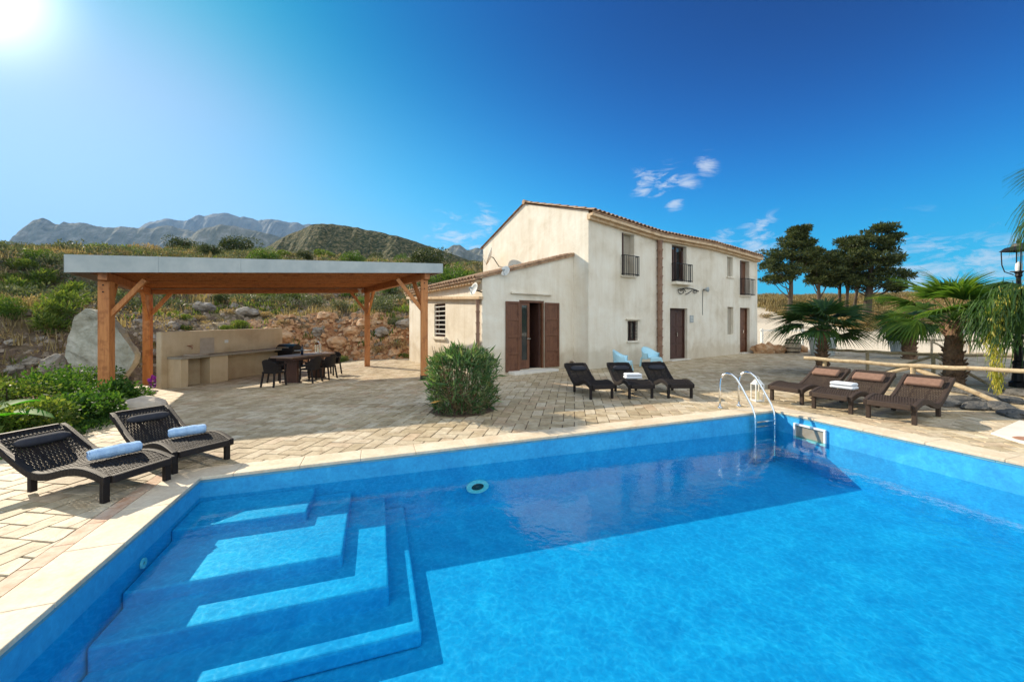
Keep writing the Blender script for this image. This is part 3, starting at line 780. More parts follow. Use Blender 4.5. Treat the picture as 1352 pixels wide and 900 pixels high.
mb = MB(); mb.poly([hp(0,HD,-1), hp(HL,HD,-1), hp(HL,HD,4.9), hp(0,HD,5.3)]); mb.poly([hp(HL,0,-1), hp(HL,0,4.78), hp(HL,RN,6.0), hp(HL,HD,4.9), hp(HL,HD,-1)][::1])
mb.build('rear_wall', M_plaster, house)
# roof with barrel tiles (covers and pans), each slope
def ridge_z(t): return 6.66-.045*t
def tiles(name, T0, T1, nA, zA, nB, zB, pitch=.21, over=.0, rows=11, mirror=False):
    mb = MB(); nt_ = int((T1-T0)/pitch); seg = 7
    for r in range(rows):
        for i in range(nt_):
            tc = T0+(i+.5)*pitch + R.uniform(-.008,.008); s0 = r/rows; s1 = (r+1.25)/rows
            s1 = min(s1, 1.0); lift = R.uniform(0, .008)
            vs = []
            for (s, rad, l) in ((s0, .085, .035+lift), (s1, .07, .008+lift)):
                for k in range(seg+1):
                    a = pi*k/seg; tt = tc+cos(a)*rad
                    n_ = lerp(nA, nB, s); z = lerp(zA(tt), zB(tt), s)+sin(a)*rad*.85+l
                    vs.append(hp(tt, n_, z))
                if s == s0:
                    for k in range(seg+1):
                        a = pi*k/seg; tt = tc+cos(a)*(rad-.014)
                        vs.append(hp(tt, lerp(nA, nB, s), lerp(zA(tt), zB(tt), s)+sin(a)*(rad-.016)*.85+l-.004))
            K = seg+1
            fs = [(k, k+1, 2*K+k+1, 2*K+k) for k in range(seg)] + [(K+k, K+k+1, k+1, k) for k in range(seg)]
            mb.add(vs, fs)
    # pans beneath
    st = 40
    for i in range(st):
        ta, tb = lerp(T0, T1, i/st), lerp(T0, T1, (i+1)/st)
        mb.add([hp(ta,nA+.04,zA(ta)+.02), hp(tb,nA+.04,zA(tb)+.02), hp(tb,nB,zB(tb)+.02), hp(ta,nB,zB(ta)+.02),
                hp(ta,nA+.04,zA(ta)-.03), hp(tb,nA+.04,zA(tb)-.03), hp(tb,nB,zB(tb)-.03), hp(ta,nB,zB(ta)-.03)], [(0,1,2,3),(7,6,5,4),(4,5,1,0)])
    return mb.build(name, M_tile, house)
OV = .30
tiles('roof_tiles', -.06, HL+.1, -OV, lambda t: ev(t)-.0+.09, RN, ridge_z, rows=9)
tiles('roof_tiles', -.06, HL+.1, HD+.15, lambda t: 5.36-.04*t, RN, ridge_z, rows=9)
mb = MB()
for i in range(28):
    t = -.08+i*.42
    mb.tube([hp(t, RN, ridge_z(t)+.03), hp(t+.46, RN, ridge_z(t)+.015)], [.10, .085], 10)
mb.build('ridge_tiles', M_tile, house)
# eaves cornice (two oversailing courses)
mb = MB()
for j, (h0, h1, pr) in enumerate(((-.14,-.045,.13), (-.043,.05,.25))):
    prev = None
    for (ta, _), (tb, _) in zip(EV, EV[1:]):
        ta2 = ta-(.05 if ta == 0 else 0); tb2 = tb+(.05 if tb == HL else 0)
        mb.hexa([hp(ta2,-pr,ev(ta)+h0), hp(tb2,-pr,ev(tb)+h0), hp(tb2,.02,ev(tb)+h0), hp(ta2,.02,ev(ta)+h0),
                 hp(ta2,-pr,ev(ta)+h1), hp(tb2,-pr,ev(tb)+h1), hp(tb2,.02,ev(tb)+h1), hp(ta2,.02,ev(ta)+h1)])
mb.build('cornice', M_cornice, house)
# interiors, frames, doors
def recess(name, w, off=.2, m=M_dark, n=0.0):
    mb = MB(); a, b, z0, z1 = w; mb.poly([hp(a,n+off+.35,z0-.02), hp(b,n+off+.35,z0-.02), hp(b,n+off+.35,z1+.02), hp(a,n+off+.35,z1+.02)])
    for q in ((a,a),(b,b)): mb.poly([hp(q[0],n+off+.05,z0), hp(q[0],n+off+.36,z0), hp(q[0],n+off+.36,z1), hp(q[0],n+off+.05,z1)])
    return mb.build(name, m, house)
def fbox(mb, ta, tb, na, nb, za, zb, m=0):
    mb.hexa([hp(ta,na,za), hp(tb,na,za), hp(tb,nb,za), hp(ta,nb,za), hp(ta,na,zb), hp(tb,na,zb), hp(tb,nb,zb), hp(ta,nb,zb)], m)
def casement(w, off=.13, fr=.055, m=M_door, open_=False, name='window', base=0.0):
    a, b, z0, z1 = w; a += .004; b -= .004; z0 += .004; z1 -= .004
    mb = MB()
    fbox(mb, a, a+fr, base+off, base+off+.06, z0, z1); fbox(mb, b-fr, b, base+off, base+off+.06, z0, z1)
    fbox(mb, a+fr, b-fr, base+off, base+off+.06, z1-fr, z1); fbox(mb, a+fr, b-fr, base+off, base+off+.06, z0, z0+fr)
    if b-a > .5: fbox(mb, (a+b)/2-.03, (a+b)/2+.03, base+off-.006, base+off+.05, z0+fr, z1-fr)
    o = mb.build(name, m, house)
    mb = MB(); mb.poly([hp(a+fr,base+off+.03,z0+fr), hp(b-fr,base+off+.03,z0+fr), hp(b-fr,base+off+.03,z1-fr), hp(a+fr,base+off+.03,z1-fr)])
    mb.build('pane', M_glass, o); return o
M_curtain = simple_noise_mat('pale_curtain', (.34,.30,.24), (.46,.42,.34), 2, .9)
def balcony(w, proj=.22, rail=.85, ext=.03, extr=.05):
    a, b, z0, z1 = w; a -= ext; b += extr
    mb = MB(); z = z0+.03
    fr = [hp(a,-.004,0), hp(a,-proj,0), hp(b,-proj,0), hp(b,-.004,0)]
    for zz in (z0+.05, z0+rail):
        for p, q in zip(fr, fr[1:]): mb.bar((p.x,p.y,zz), (q.x,q.y,zz), .025, .025)
    n = 8
    for i in range(n+1):
        t = lerp(a, b, i/n); p = hp(t, -proj, 0); mb.bar((p.x,p.y,z0), (p.x,p.y,z0+rail), .016, .016)
    for s in (a, b):
        for nn_ in (-proj*.35, -proj*.68):
            p = hp(s, nn_, 0); mb.bar((p.x,p.y,z0), (p.x,p.y,z0+rail), .016, .016)
    return mb.build('balcony_railing', M_iron, house)
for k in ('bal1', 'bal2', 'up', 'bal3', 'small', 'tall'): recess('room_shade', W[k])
for k in ('bal1', 'bal3'):
    a, b, z0, z1 = W[k]; mb = MB()
    fbox(mb, a+.02, a+.07, -.02, .22, z0+.01, z1-.01); mb.build('shutter', M_door, house)
    mb = MB(); fbox(mb, a+.07, b-.01, .20, .215, z0+.01, z1-.01); mb.build('curtain' if k == 'bal1' else 'balcony_door', M_curtain if k == 'bal1' else M_shutter, house)
a, b, z0, z1 = W['bal2']; casement((a,b,z0,z1), .16)
mb = MB(); fbox(mb, a+.03, a+.08, -.05, .15, z0+.02, z1-.2); fbox(mb, b-.24, b-.2, .06, .3, z0+.02, z1-.2); mb.build('shutter', M_door, house)
mb = MB(); fbox(mb, a+.12, b-.12, .28, .29, z0+.9, z1-.3); mb.build('curtain', M_curtain, house)
mb = MB(); a, b, z0, z1 = W['up']; fbox(mb, a+.01, b-.01, .12, .15, z0+.01, z1-.01); mb.build('shutter', M_curtain, house)
mb = MB(); a, b, z0, z1 = W['tall']; fbox(mb, a+.01, b-.01, .12, .15, z0+.01, z1-.01); mb.build('shutter', M_curtain, house)
for k in ('bal1', 'bal2', 'bal3'): balcony(W[k], *( (.14,.72,.02,.1) if k == 'bal1' else (.2,.72,.02,.1) if k == 'bal2' else (.2,.78,.0,.12)))
mb = MB()
a, b, z0, z1 = W['bal2']; fbox(mb, a-.05, b+.12, -.26, .0, z0-.12, z0-.01); mb.build('balcony_slab', M_plaster, house)
for k in ('bal1', 'up', 'bal3', 'small'):
    a, b, z0, z1 = W[k]; mb = MB(); fbox(mb, a-.06, b+.06, -.07, .02, z0-.06, z0-.002); mb.build('window_sill', M_plaster, house)
a, b, z0, z1 = W['small']; casement(W['small'], .12)
mb = MB(); fbox(mb, a-.12, b+.12, -.09, .0, z1+.04, z1+.085); mb.build('lintel_ledge', M_plaster, house)
mb = MB()
for i in range(1, 5): t = lerp(a, b, i/5); mb.bar(hp(t, .05, z0), hp(t, .05, z1), .014, .014)
for i in range(1, 6): z = lerp(z0, z1, i/6); mb.bar(hp(a, .05, z), hp(b, .05, z), .012, .012)
mb.build('security_grille', M_iron, house)
def panel_door(w, name, m, off=.14, leaves=2, handle=True):
    a, b, z0, z1 = w; a += .003; b -= .003
    mb = MB(); fr = .06
    fbox(mb, a, a+fr, off-.02, off+.08, z0, z1); fbox(mb, b-fr, b, off-.02, off+.08, z0, z1); fbox(mb, a+fr, b-fr, off-.02, off+.08, z1-fr, z1)
    o = mb.build('door_frame', m, house)
    mb = MB(); fbox(mb, a+fr, b-fr, off+.03, off+.06, z0+.01, z1-fr)
    wl = (b-a-2*fr)/leaves
    for l in range(leaves):
        x0 = a+fr+l*wl
        for (zz0, zz1) in ((.06,.28),(.32,.62),(.66,.94)):
            h = z1-z0-fr
            fbox(mb, x0+.05, x0+wl-.05, off+.012, off+.03, z0+h*zz0, z0+h*zz1)
    d = mb.build(name, m, house); bevel(d, .008, 1)
    if handle:
        mb = MB(); p = hp((a+b)/2+.05, off-.02, z0+1.0); mb.box(p, (.03,.05,.14), atan2(Fd.y, Fd.x)); mb.build('handle', M_steel, d)
    mb = MB(); fbox(mb, a-.06, b+.06, -.14, .12, z0-.12, z0-.01); mb.build('threshold', M_concrete, house)
panel_door(W['door'], 'front_door', M_door); panel_door(W['door2'], 'side_door', M_shutter, leaves=1)
# terracotta rain pipes
def rainpipe(P, z0, z1, r=.075):
    mb = MB(); z = z1; k = 0
    while z > z0:
        zz = max(z0, z-.34); mb.tube([(P.x,P.y,z), (P.x,P.y,z-.05), (P.x,P.y,z-.051), (P.x,P.y,zz)], [r*1.12, r*1.12, r*.95, r*.86], 12); z -= .34
    return mb.build('rain_pipe', M_terracotta, house, smooth=False)
t, z = on_wall(868.5, 320); q = hp(t, -.10, 0); rainpipe(q, g(q.x), ev(t)-.15, .105)
# lean-to
AN = .76; AT = -3.69; AD = 7.56
annex_top = lambda t: lerp(4.02, 2.98, t/AT)
wd = rect_from(685.5,718.5,396,489,AN); wd = (wd[0], wd[1], g(0)+.10, wd[3])
an = lambda t, o, z: hp(t, AN+o, z)
holewall('lean_to_wall', AT, 0, annex_top, [wd], an)
wn0, wz1 = on_side(573.5, 401.5, AT); wn1, _ = on_side(588, 401, AT); _, wz0 = on_side(573.5, 444, AT)
na, nb = min(wn0, wn1), max(wn0, wn1)
side = lambda n, o, z: hp(AT+o, n, z)
holewall('lean_to_side_wall', AN, AD, lambda n: 2.98, [(na, nb, wz0, wz1)], side, sign=-1)
mb = MB(); mb.poly([hp(AT,AD,-1), hp(0,AD,-1), hp(0,AD,4.0), hp(AT,AD,2.98)]); mb.build('rear_wall', M_plaster, house)
# side window: frame, slatted grille, sill
mb = MB()
def sbox(mb, n0, n1, o0, o1, z0, z1):
    mb.hexa([hp(AT+o0,n0,z0), hp(AT+o1,n0,z0), hp(AT+o1,n1,z0), hp(AT+o0,n1,z0), hp(AT+o0,n0,z1), hp(AT+o1,n0,z1), hp(AT+o1,n1,z1), hp(AT+o0,n1,z1)])
for (u0, u1_, z0, z1) in ((na+.004,na+.07,wz0+.004,wz1-.004),(nb-.07,nb-.004,wz0+.004,wz1-.004),(na+.07,nb-.07,wz1-.07,wz1-.004),(na+.07,nb-.07,wz0+.004,wz0+.07)): sbox(mb, u0, u1_, .08, .14, z0, z1)
o = mb.build('window', M_door, house)
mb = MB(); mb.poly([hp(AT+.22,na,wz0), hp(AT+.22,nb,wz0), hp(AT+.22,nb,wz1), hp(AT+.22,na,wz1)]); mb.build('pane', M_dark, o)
mb = MB()
for i in range(7): z = lerp(wz0, wz1, (i+.7)/7.4); mb.bar(hp(AT+.03, na+.07, z), hp(AT+.03, nb-.01, z), .02, .035)
mb.build('louvre_bars', M_white, o)
mb = MB(); sbox(mb, na-.12, nb+.12, -.09, .02, wz0-.09, wz0-.003); mb.build('window_sill', M_plaster, house)
# lean-to door: frame, glazed leaf, dark room, shutters folded back
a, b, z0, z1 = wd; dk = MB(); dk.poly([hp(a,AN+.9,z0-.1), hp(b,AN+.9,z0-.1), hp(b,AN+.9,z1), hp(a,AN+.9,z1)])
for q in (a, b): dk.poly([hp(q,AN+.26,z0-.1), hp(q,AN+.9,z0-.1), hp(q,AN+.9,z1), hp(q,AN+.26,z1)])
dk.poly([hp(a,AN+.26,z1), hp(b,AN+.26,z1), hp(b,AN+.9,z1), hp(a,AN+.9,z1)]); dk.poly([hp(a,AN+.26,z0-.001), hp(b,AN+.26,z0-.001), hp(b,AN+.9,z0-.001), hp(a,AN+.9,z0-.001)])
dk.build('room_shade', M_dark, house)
mb = MB(); fr = .07
fbox(mb, a+.003, a+fr, AN+.02, AN+.12, z0, z1); fbox(mb, b-fr, b-.003, AN+.02, AN+.12, z0, z1); fbox(mb, a+fr, b-fr, AN+.02, AN+.12, z1-fr, z1-.003)
mb.build('door_frame', M_shutter, house)
lw = (b-a-2*fr)*.42; mb = MB(); x0 = a+fr+.005
for (u0, u1_, zz0, zz1) in ((x0, x0+.06, z0+.02, z1-fr-.01), (x0+lw-.09, x0+lw, z0+.02, z1-fr-.01), (x0+.06, x0+lw-.09, z1-fr-.09, z1-fr-.01), (x0+.06, x0+lw-.09, z0+.02, z0+.30)):
    fbox(mb, u0, u1_, AN+.05, AN+.09, zz0, zz1)
gd = mb.build('glazed_door', M_shutter, house)
mb = MB(); mb.poly([hp(x0+.05,AN+.07,z0+.25), hp(x0+lw-.07,AN+.07,z0+.25), hp(x0+lw-.07,AN+.07,z1-fr-.05), hp(x0+.05,AN+.07,z1-fr-.05)]); mb.build('pane', M_glass, gd)
mb = MB(); p = hp(x0+lw-.045, AN+.03, z0+1.0); mb.box(p, (.14,.03,.03), atan2(Fd.y,Fd.x)); mb.build('handle', M_steel, gd)
mb = MB(); mb.hexa([tuple(hp(b-fr-.02+dx, AN+nn_, zz)) for zz in (z0+.02, z1-fr-.01) for (dx, nn_) in ((-.05,.12),(0,.12),(-.05,.8),(-.10,.8))]); mb.build('glazed_door', M_door, house)
def shutter(tA, tB, zA, zB, base):
    mb = MB(); n0 = base-.055; n1 = base-.012; w_ = tB-tA; s_ = .07
    fbox(mb, tA, tA+s_, n0, n1, zA, zB); fbox(mb, tB-s_, tB, n0, n1, zA, zB); k = 4
    for i in range(k+1):
        z = lerp(zA, zB-.07, i/k); fbox(mb, tA+s_, tB-s_, n0, n1, z, z+.07)
    fbox(mb, tA+s_, tB-s_, n0+.018, n1-.005, zA+.07, zB-.07)
    o = mb.build('door_shutter', M_shutter, house); bevel(o, .006, 1); return o
tl0, _ = on_wall(667, 490, AN); tr1, _ = on_wall(737.5, 484, AN)
zt = on_wall(680, 398, AN)[1]
shutter(tl0, a-.005, g(0)+.06, zt, AN); shutter(b+.005, tr1, g(0)+.12, zt, AN)
ta, za = on_wall(674, 386, AN); tb, zb = on_wall(727, 389, AN); mb = MB(); fbox(mb, ta, tb, AN-.10, AN, (za+zb)/2-.03, (za+zb)/2+.02); mb.build('lintel_ledge', M_plaster, house)
mb = MB(); fbox(mb, a-.45, b+.3, AN-.42, AN+.1, -.05, g(0)+.085); bevel(mb.build('doorstep', M_concrete, house), .015)
# string course under the lean-to eaves, rising slightly to the back
mb = MB(); mb.hexa([hp(AT-.14,AN-.05,2.34), hp(AT+.01,AN-.05,2.34), hp(AT+.01,AD,2.70), hp(AT-.14,AD,2.70), hp(AT-.14,AN-.05,2.42), hp(AT+.01,AN-.05,2.42), hp(AT+.01,AD,2.80), hp(AT-.14,AD,2.80)])
mb.build('string_course', M_cornice, house)
# lean-to roof, barrel tiles running from the gable down to the left
mb = MB(); pitch = .215; K = 7
nrow = 9; nt_ = int((AD+.1-AN+.12)/pitch)
def lz(s): return lerp(2.96, 4.06, s)
for i in range(nt_):
    ncen = AN-.10+(i+.5)*pitch
    for r in range(nrow):
        s0 = r/nrow; s1 = min(1, (r+1.2)/nrow); vs = []; lf = R.uniform(0,.01)
        for (s, rad, l) in ((s0,.088,.03+lf),(s1,.072,.005+lf)):
            for k in range(K+1):
                a2 = pi*k/K; vs.append(hp(lerp(AT-.26, .0, s), ncen+cos(a2)*rad, lz(s)+sin(a2)*rad*.85+l))
            if s == s0:
                for k in range(K+1):
                    a2 = pi*k/K; vs.append(hp(lerp(AT-.26, .0, s), ncen+cos(a2)*(rad-.016), lz(s)+sin(a2)*(rad-.018)*.85+l-.005))
        q = K+1
        mb.add(vs, [(k, k+1, 2*q+k+1, 2*q+k) for k in range(K)]+[(q+k, q+k+1, k+1, k) for k in range(K)])
mb.hexa([hp(AT-.22,AN-.06,2.93), hp(0,AN-.06,3.99), hp(0,AD+.1,3.99), hp(AT-.22,AD+.1,2.93), hp(AT-.22,AN-.06,2.98), hp(0,AN-.06,4.06), hp(0,AD+.1,4.06), hp(AT-.22,AD+.1,2.98)])
mb.build('lean_to_roof', M_tile, house)
# scalloped tile fringe (genoise) below the eaves
mb = MB()
for i in range(nt_):
    nc = AN+.02+(i+.5)*pitch
    for k in range(6):
        a1 = pi*k/6; a2 = pi*(k+1)/6
        mb.add([hp(AT-.17,nc+cos(a1)*.09,2.93-sin(a1)*.10), hp(AT-.17,nc+cos(a2)*.09,2.93-sin(a2)*.10), hp(AT+.0,nc+cos(a2)*.09,2.93-sin(a2)*.10), hp(AT+.0,nc+cos(a1)*.09,2.93-sin(a1)*.10), hp(AT-.17,nc,2.93)], [(0,1,2,3),(4,1,0)])
mb.build('eaves_tiles', M_cornice, house)
q = hp(AT-.09, AN-.02, 0); rainpipe(hp(AT-.10, AN+.10, 0), g(q.x), 2.33, .062)

# fittings on the house
def dish(name_lbl, P0, r, aim, mount, m=M_white):
    o = empty('satellite_dish', P0, 0, name_lbl, 'satellite dish')
    aim = Vector(aim).normalized(); Mq = aim.to_track_quat('Z', 'Y').to_matrix()
    mb = MB(); prof = [(0.001, 0), (r*.35, r*.03), (r*.7, r*.11), (r, r*.24), (r*1.01, r*.235), (r*.7, r*.095), (r*.3, r*.012), (.001, -.012)]
    mb.lathe(prof, P0, 24, 0, Mq); mb.build('reflector', m, o, smooth=True)
    mb = MB(); tip = Vector(P0)+Mq@Vector((0, -r*.15, r*1.0)); mb.tube([Vector(P0)+Mq@Vector((0,-r*.9,r*.2)), tip], .012, 6); mb.tube([tip, tip+Mq@Vector((0,.04,-.09))], .028, 8); mb.build('feed_arm', M_potg, o)
    mb = MB(); mb.tube([Vector(P0)-aim*.02, Vector(P0)-aim*.12, Vector(mount)], .02, 8); mb.build('bracket', M_iron, o)
gn, gz_ = on_side(641.7, 339, -.75)
dish('large white satellite dish on the gable wall above the lean-to roof', hp(-.55, gn-.1, gz_), .43, (-.93,-.05,.30), hp(0, on_side(659,352,0)[0], on_side(659,352,0)[1]))
t, z = on_wall(667.6, 358, AN-.15); dish('small white satellite dish on the front edge of the lean-to roof', hp(t, AN-.15, z), .16, (-.45,-.85,.28), hp(t+.04, AN+.0, z-.02))
q = at(627, 382, 12.0); dish('grey satellite dish at the lean-to corner over the rain pipe', q, .2, (-.75,-.55,.3), hp(AT, AN+.02, q.z-.08), M_potg)
t, z = on_wall(912.8, 421); pq = hp(t, -.015, z)
pl_ = empty('wall_plaque', pq, 0, 'small grey plaque with three lines beside the front door', 'plaque')
mb = MB(); fbox(mb, t-.12, t+.12, -.022, -.002, z-.15, z+.15); mb.build('plate', M_potg, pl_)
mb = MB()
for i in range(4): fbox(mb, t-.085, t+(.085 if i % 2 else .05), -.026, -.0225, z+.085-i*.06, z+.105-i*.06)
mb.build('lettering', M_white, pl_)
# scrolled iron bracket
t0, z0 = on_wall(894, 384); t1, _ = on_wall(921, 384)
br = empty('iron_bracket', hp((t0+t1)/2, 0, z0), 0, 'scrolled black iron bracket on the wall above the front door', 'bracket')
mb = MB(); Lb = t1-t0
def sp(u, w): return hp(t0+u*Lb, -.05, z0+w)
mb.tube([sp(u/12, .09*sin(pi*(u/12))+.05) for u in range(13)], .018, 6)
mb.tube([sp(.15+.20*cos(a)*(1-a/14), -.02+.13*sin(a)*(1-a/14)) for a in [k*.5 for k in range(20)]], .014, 6)
mb.tube([sp(.35+.3*k/8, -.12+.17*(k/8)**1.4) for k in range(9)], .014, 6)
mb.tube([sp(.83+.15*cos(a)*(1-a/14), .02+.09*sin(a)*(1-a/14)) for a in [k*.5 for k in range(20)]], .013, 6)
mb.tube([hp(t0+.5*Lb, 0, z0+.13), sp(.5, .13)], .018, 6); mb.tube([hp(t0+.1*Lb, 0, z0+.08), sp(.1, .08)], .018, 6)
mb.build('scrollwork', M_iron, br, smooth=True)
t, z = on_wall(929, 382.5); fl = empty('wall_floodlight', hp(t, 0, z), 0, 'small round wall floodlight with a cable hanging down right of the front door', 'lamp')
mb = MB(); Mq = (-Nn).to_track_quat('Z','Y').to_matrix(); mb.lathe([(.001,0),(.05,.02),(.10,.12),(.11,.16),(.001,.15)], hp(t,-.04,z), 16, 0, Mq); mb.build('lamp_head', M_potg, fl, smooth=True)
mb = MB(); mb.tube([hp(t-.08,-.012,z), hp(t-.10,-.012,z-.4), hp(t-.10,-.012,z-1.1)], .009, 5); mb.tube([hp(t,0,z), hp(t,-.05,z)], .03, 8); mb.build('cable', M_iron, fl)

# ---------------------------------------------------------------- pergola
FL = Vector((-9.62, 9.36, 0)); FR = G(560, 501); FR.z = 0; BR = Vector((-5.72, 15.6, 0)); BL = Vector((-12.0, 13.0, 0))
print('FR', FR)
fx0 = (FR-FL).normalized(); nf_ = Vector((fx0.y, -fx0.x, 0))
perg = empty('pergola', (FL+FR+BL+BR)/4, 0, 'large stained timber pergola with a flat roof and pale zinc fascia over the dining terrace', 'pergola')
fx = (FR-FL).normalized(); lfv = (BL-FL).normalized(); zb = lambda s: 2.60+.27*s
def sOf(p): return (p-FL).dot(fx)/(FR-FL).length
for p, w_ in ((FL,.22),(FR,.20),(BL,.20),(BR,.20)):
    zt = zb(sOf(p)); q = p
    mb = MB(); mb.box((q.x,q.y,(g(q.x)-.15+zt)/2), (w_,w_,zt-g(q.x)+.15-.002), atan2(fx.y, fx.x)); o = mb.build('post', M_wood, perg); bevel(o, .012, 2)
def beam(a, b, w_, h, name='beam', z_off=0, m=M_woodh, ext=.25):
    d = (b-a).normalized(); A = a-d*ext; B = b+d*ext
    mb = MB(); mb.bar((A.x,A.y,zb(sOf(A))+h/2+z_off), (B.x,B.y,zb(sOf(B))+h/2+z_off), w_, h); o = mb.build(name, m, perg); bevel(o, .008, 1); return o
beam(FL, BL, .16, .20, ext=.30); beam(FR, BR, .16, .20, ext=.22)
beam(FL-lfv*.16, FR-lfv*.16, .08, .14, z_off=.20, ext=.2); beam(BL, BR, .14, .16, z_off=.01, ext=-.12)
nr = 11
for i in range(nr):
    k = -.02+1.04*i/(nr-1); a = FL.lerp(BL, k); b = FR.lerp(BR, k); beam(a, b, .09, .13, 'rafter', .203, M_wood, .28)
def brace(p, d, h=.85, l=.75):
    zt = zb(sOf(p+d*l)); mb = MB(); mb.bar((p.x+d.x*.06,p.y+d.y*.06,zt-h), (p.x+d.x*l,p.y+d.y*l,zt+.03), .09, .10); mb.build('brace', M_wood, perg)
for p_, w_ in ((FL,.22),(FR,.20)):
    mb = MB()
    for k in range(2):
        q_ = p_+nf_*(w_/2+.004); zz = zb(sOf(p_))-.10-.16*k; mb.tube([(q_.x-nf_.x*.01, q_.y-nf_.y*.01, zz), (q_.x+nf_.x*.012, q_.y+nf_.y*.012, zz)], .016, 8)
    mb.build('bolts', M_iron, perg)
    mb = MB(); mb.box((p_.x, p_.y, g(p_.x)+.06), (w_+.02, w_+.02, .14), atan2(fx.y, fx.x)); mb.build('post_shoe', M_iron, perg)
brace(FL, fx); brace(FR, -fx); brace(FL, (BL-FL).normalized()); brace(FR, (BR-FR).normalized()); brace(BR, (FR-BR).normalized()); brace(BL, (FL-BL).normalized()); brace(BR, (BL-BR).normalized(), .7, .6); brace(BL, (BR-BL).normalized(), .7, .6)
nf = Vector((fx.y, -fx.x, 0)); lf = (BL-FL).normalized(); rt = (BR-FR).normalized()
c = [FL-fx*.62-lf*.42, FR+fx*.38-rt*.30, BR+fx*.36+rt*.5, BL-fx*.6+lf*.5]
def zc_(p): return zb(max(-.2, min(1.2, sOf(p))))
mb = MB(); mb.hexa([(p.x,p.y,zc_(p)+.336) for p in c]+[(p.x,p.y,zc_(p)+.362) for p in c]); mb.build('roof_boards', M_woodh, perg)
mb = MB(); mb.hexa([(p.x,p.y,zc_(p)+.365) for p in c]+[(p.x,p.y,zc_(p)+.40) for p in c]); mb.build('roof_sheet', M_fascia, perg)
fh = [(.16,.56),(.17,.44),(.18,.44),(.15,.53)]
for i in range(4):
    a, b = c[i], c[(i+1) % 4]; d = (b-a).normalized(); o_ = Vector((d.y,-d.x,0))
    ha = fh[i]; hb = fh[(i+1) % 4]; e = .0 if i % 2 == 0 else .004
    q = []
    for (p, h, k) in ((a, ha, 0), (b, hb, 0)):
        q += [p]
    A0, B0 = a+d*e, b-d*e
    mb = MB(); mb.hexa([(*(A0+o_*.03).xy, zc_(a)+ha[0]), (*(B0+o_*.03).xy, zc_(b)+hb[0]), (*(B0+o_*.002).xy, zc_(b)+hb[0]), (*(A0+o_*.002).xy, zc_(a)+ha[0]),
                         (*(A0+o_*.03).xy, zc_(a)+ha[1]), (*(B0+o_*.03).xy, zc_(b)+hb[1]), (*(B0+o_*.002).xy, zc_(b)+hb[1]), (*(A0+o_*.002).xy, zc_(a)+ha[1])])
    nj = max(1, int((b-a).length/1.9))
    for k in range(1, nj+1):
        t = k/(nj+1); q_ = a.lerp(b, t)+o_*.034; h0 = lerp(zc_(a)+ha[0], zc_(b)+hb[0], t); h1 = lerp(zc_(a)+ha[1], zc_(b)+hb[1], t)
        mb.bar((q_.x, q_.y, h0-.003), (q_.x, q_.y, h1+.003), .05, .008, up=o_)
    mb.build('fascia', M_fascia, perg)
def plamp(p, lbl):
    o = empty('spot_lamp', p, 0, lbl, 'lamp'); mb = MB(); mb.box((p.x,p.y,p.z+.06), (.14,.06,.03), 0); mb.build('bracket', M_white, o)
    mb = MB(); mb.lathe([(.001,.05),(.035,.045),(.055,-.02),(.06,-.09),(.04,-.10),(.001,-.10)], p, 14); mb.build('lamp_head', M_white, o, smooth=True)
plamp(at(185, 377, 11.6), 'white spot lamp under the left side of the pergola roof'); plamp(at(475, 384, 15.2), 'white lamp at the top of the rear right pergola post')

# ---------------------------------------------------------------- outdoor kitchen wall and worktop
K0 = G(214, 513); K1 = G(373, 489); kd = (K1-K0); kd.z = 0; KL = kd.length; kd.normalize(); kn = Vector((kd.y, -kd.x, 0))
def kp(s, o, z): q = K0+kd*s+kn*o; return Vector((q.x, q.y, z+lerp(K0.z, K1.z, s/KL)))
kit = empty('outdoor_kitchen', K0, 0, 'low plastered outdoor kitchen wall with stone worktop and sink niche', 'outdoor kitchen')
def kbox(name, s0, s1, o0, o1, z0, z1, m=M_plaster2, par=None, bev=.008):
    mb = MB(); mb.hexa([kp(s0,o1,z0), kp(s1,o1,z0), kp(s1,o0,z0), kp(s0,o0,z0), kp(s0,o1,z1), kp(s1,o1,z1), kp(s1,o0,z1), kp(s0,o0,z1)]); o = mb.build(name, m, par or kit)
    if bev: bevel(o, bev, 2)
    return o
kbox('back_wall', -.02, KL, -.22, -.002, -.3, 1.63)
kbox('worktop', .12, KL-.05, 0, .62, .84, .90, M_counter)
kbox('side_pier', .14, .34, .0, .56, -.2, .838); kbox('centre_block', .95, 1.5, .0, .56, -.2, .838); kbox('niche_back', .342, .948, .0, .12, -.2, .838)
kbox('low_wall', 1.502, KL-.1, .0, .10, -.2, .838)
sk_ = kbox('sink_basin', .5, .95, .08, .5, .90, .935, M_stonepot)
mb = MB(); p = kp(.7, .0, 1.17); q = kp(.7, .14, 1.15); mb.tube([p, q, kp(.7,.15,1.09)], .016, 8); mb.tube([kp(.62,.06,1.19), kp(.78,.06,1.19)], .012, 6); mb.build('tap', M_terra, kit)
kbox('wall_socket', 1.78, 1.90, -.001, .012, 1.20, 1.30, M_whitepl, bev=.002)
kbox('splash_render', 1.02, 1.45, -.0015, .004, .91, 1.40, M_stonepot, bev=0)

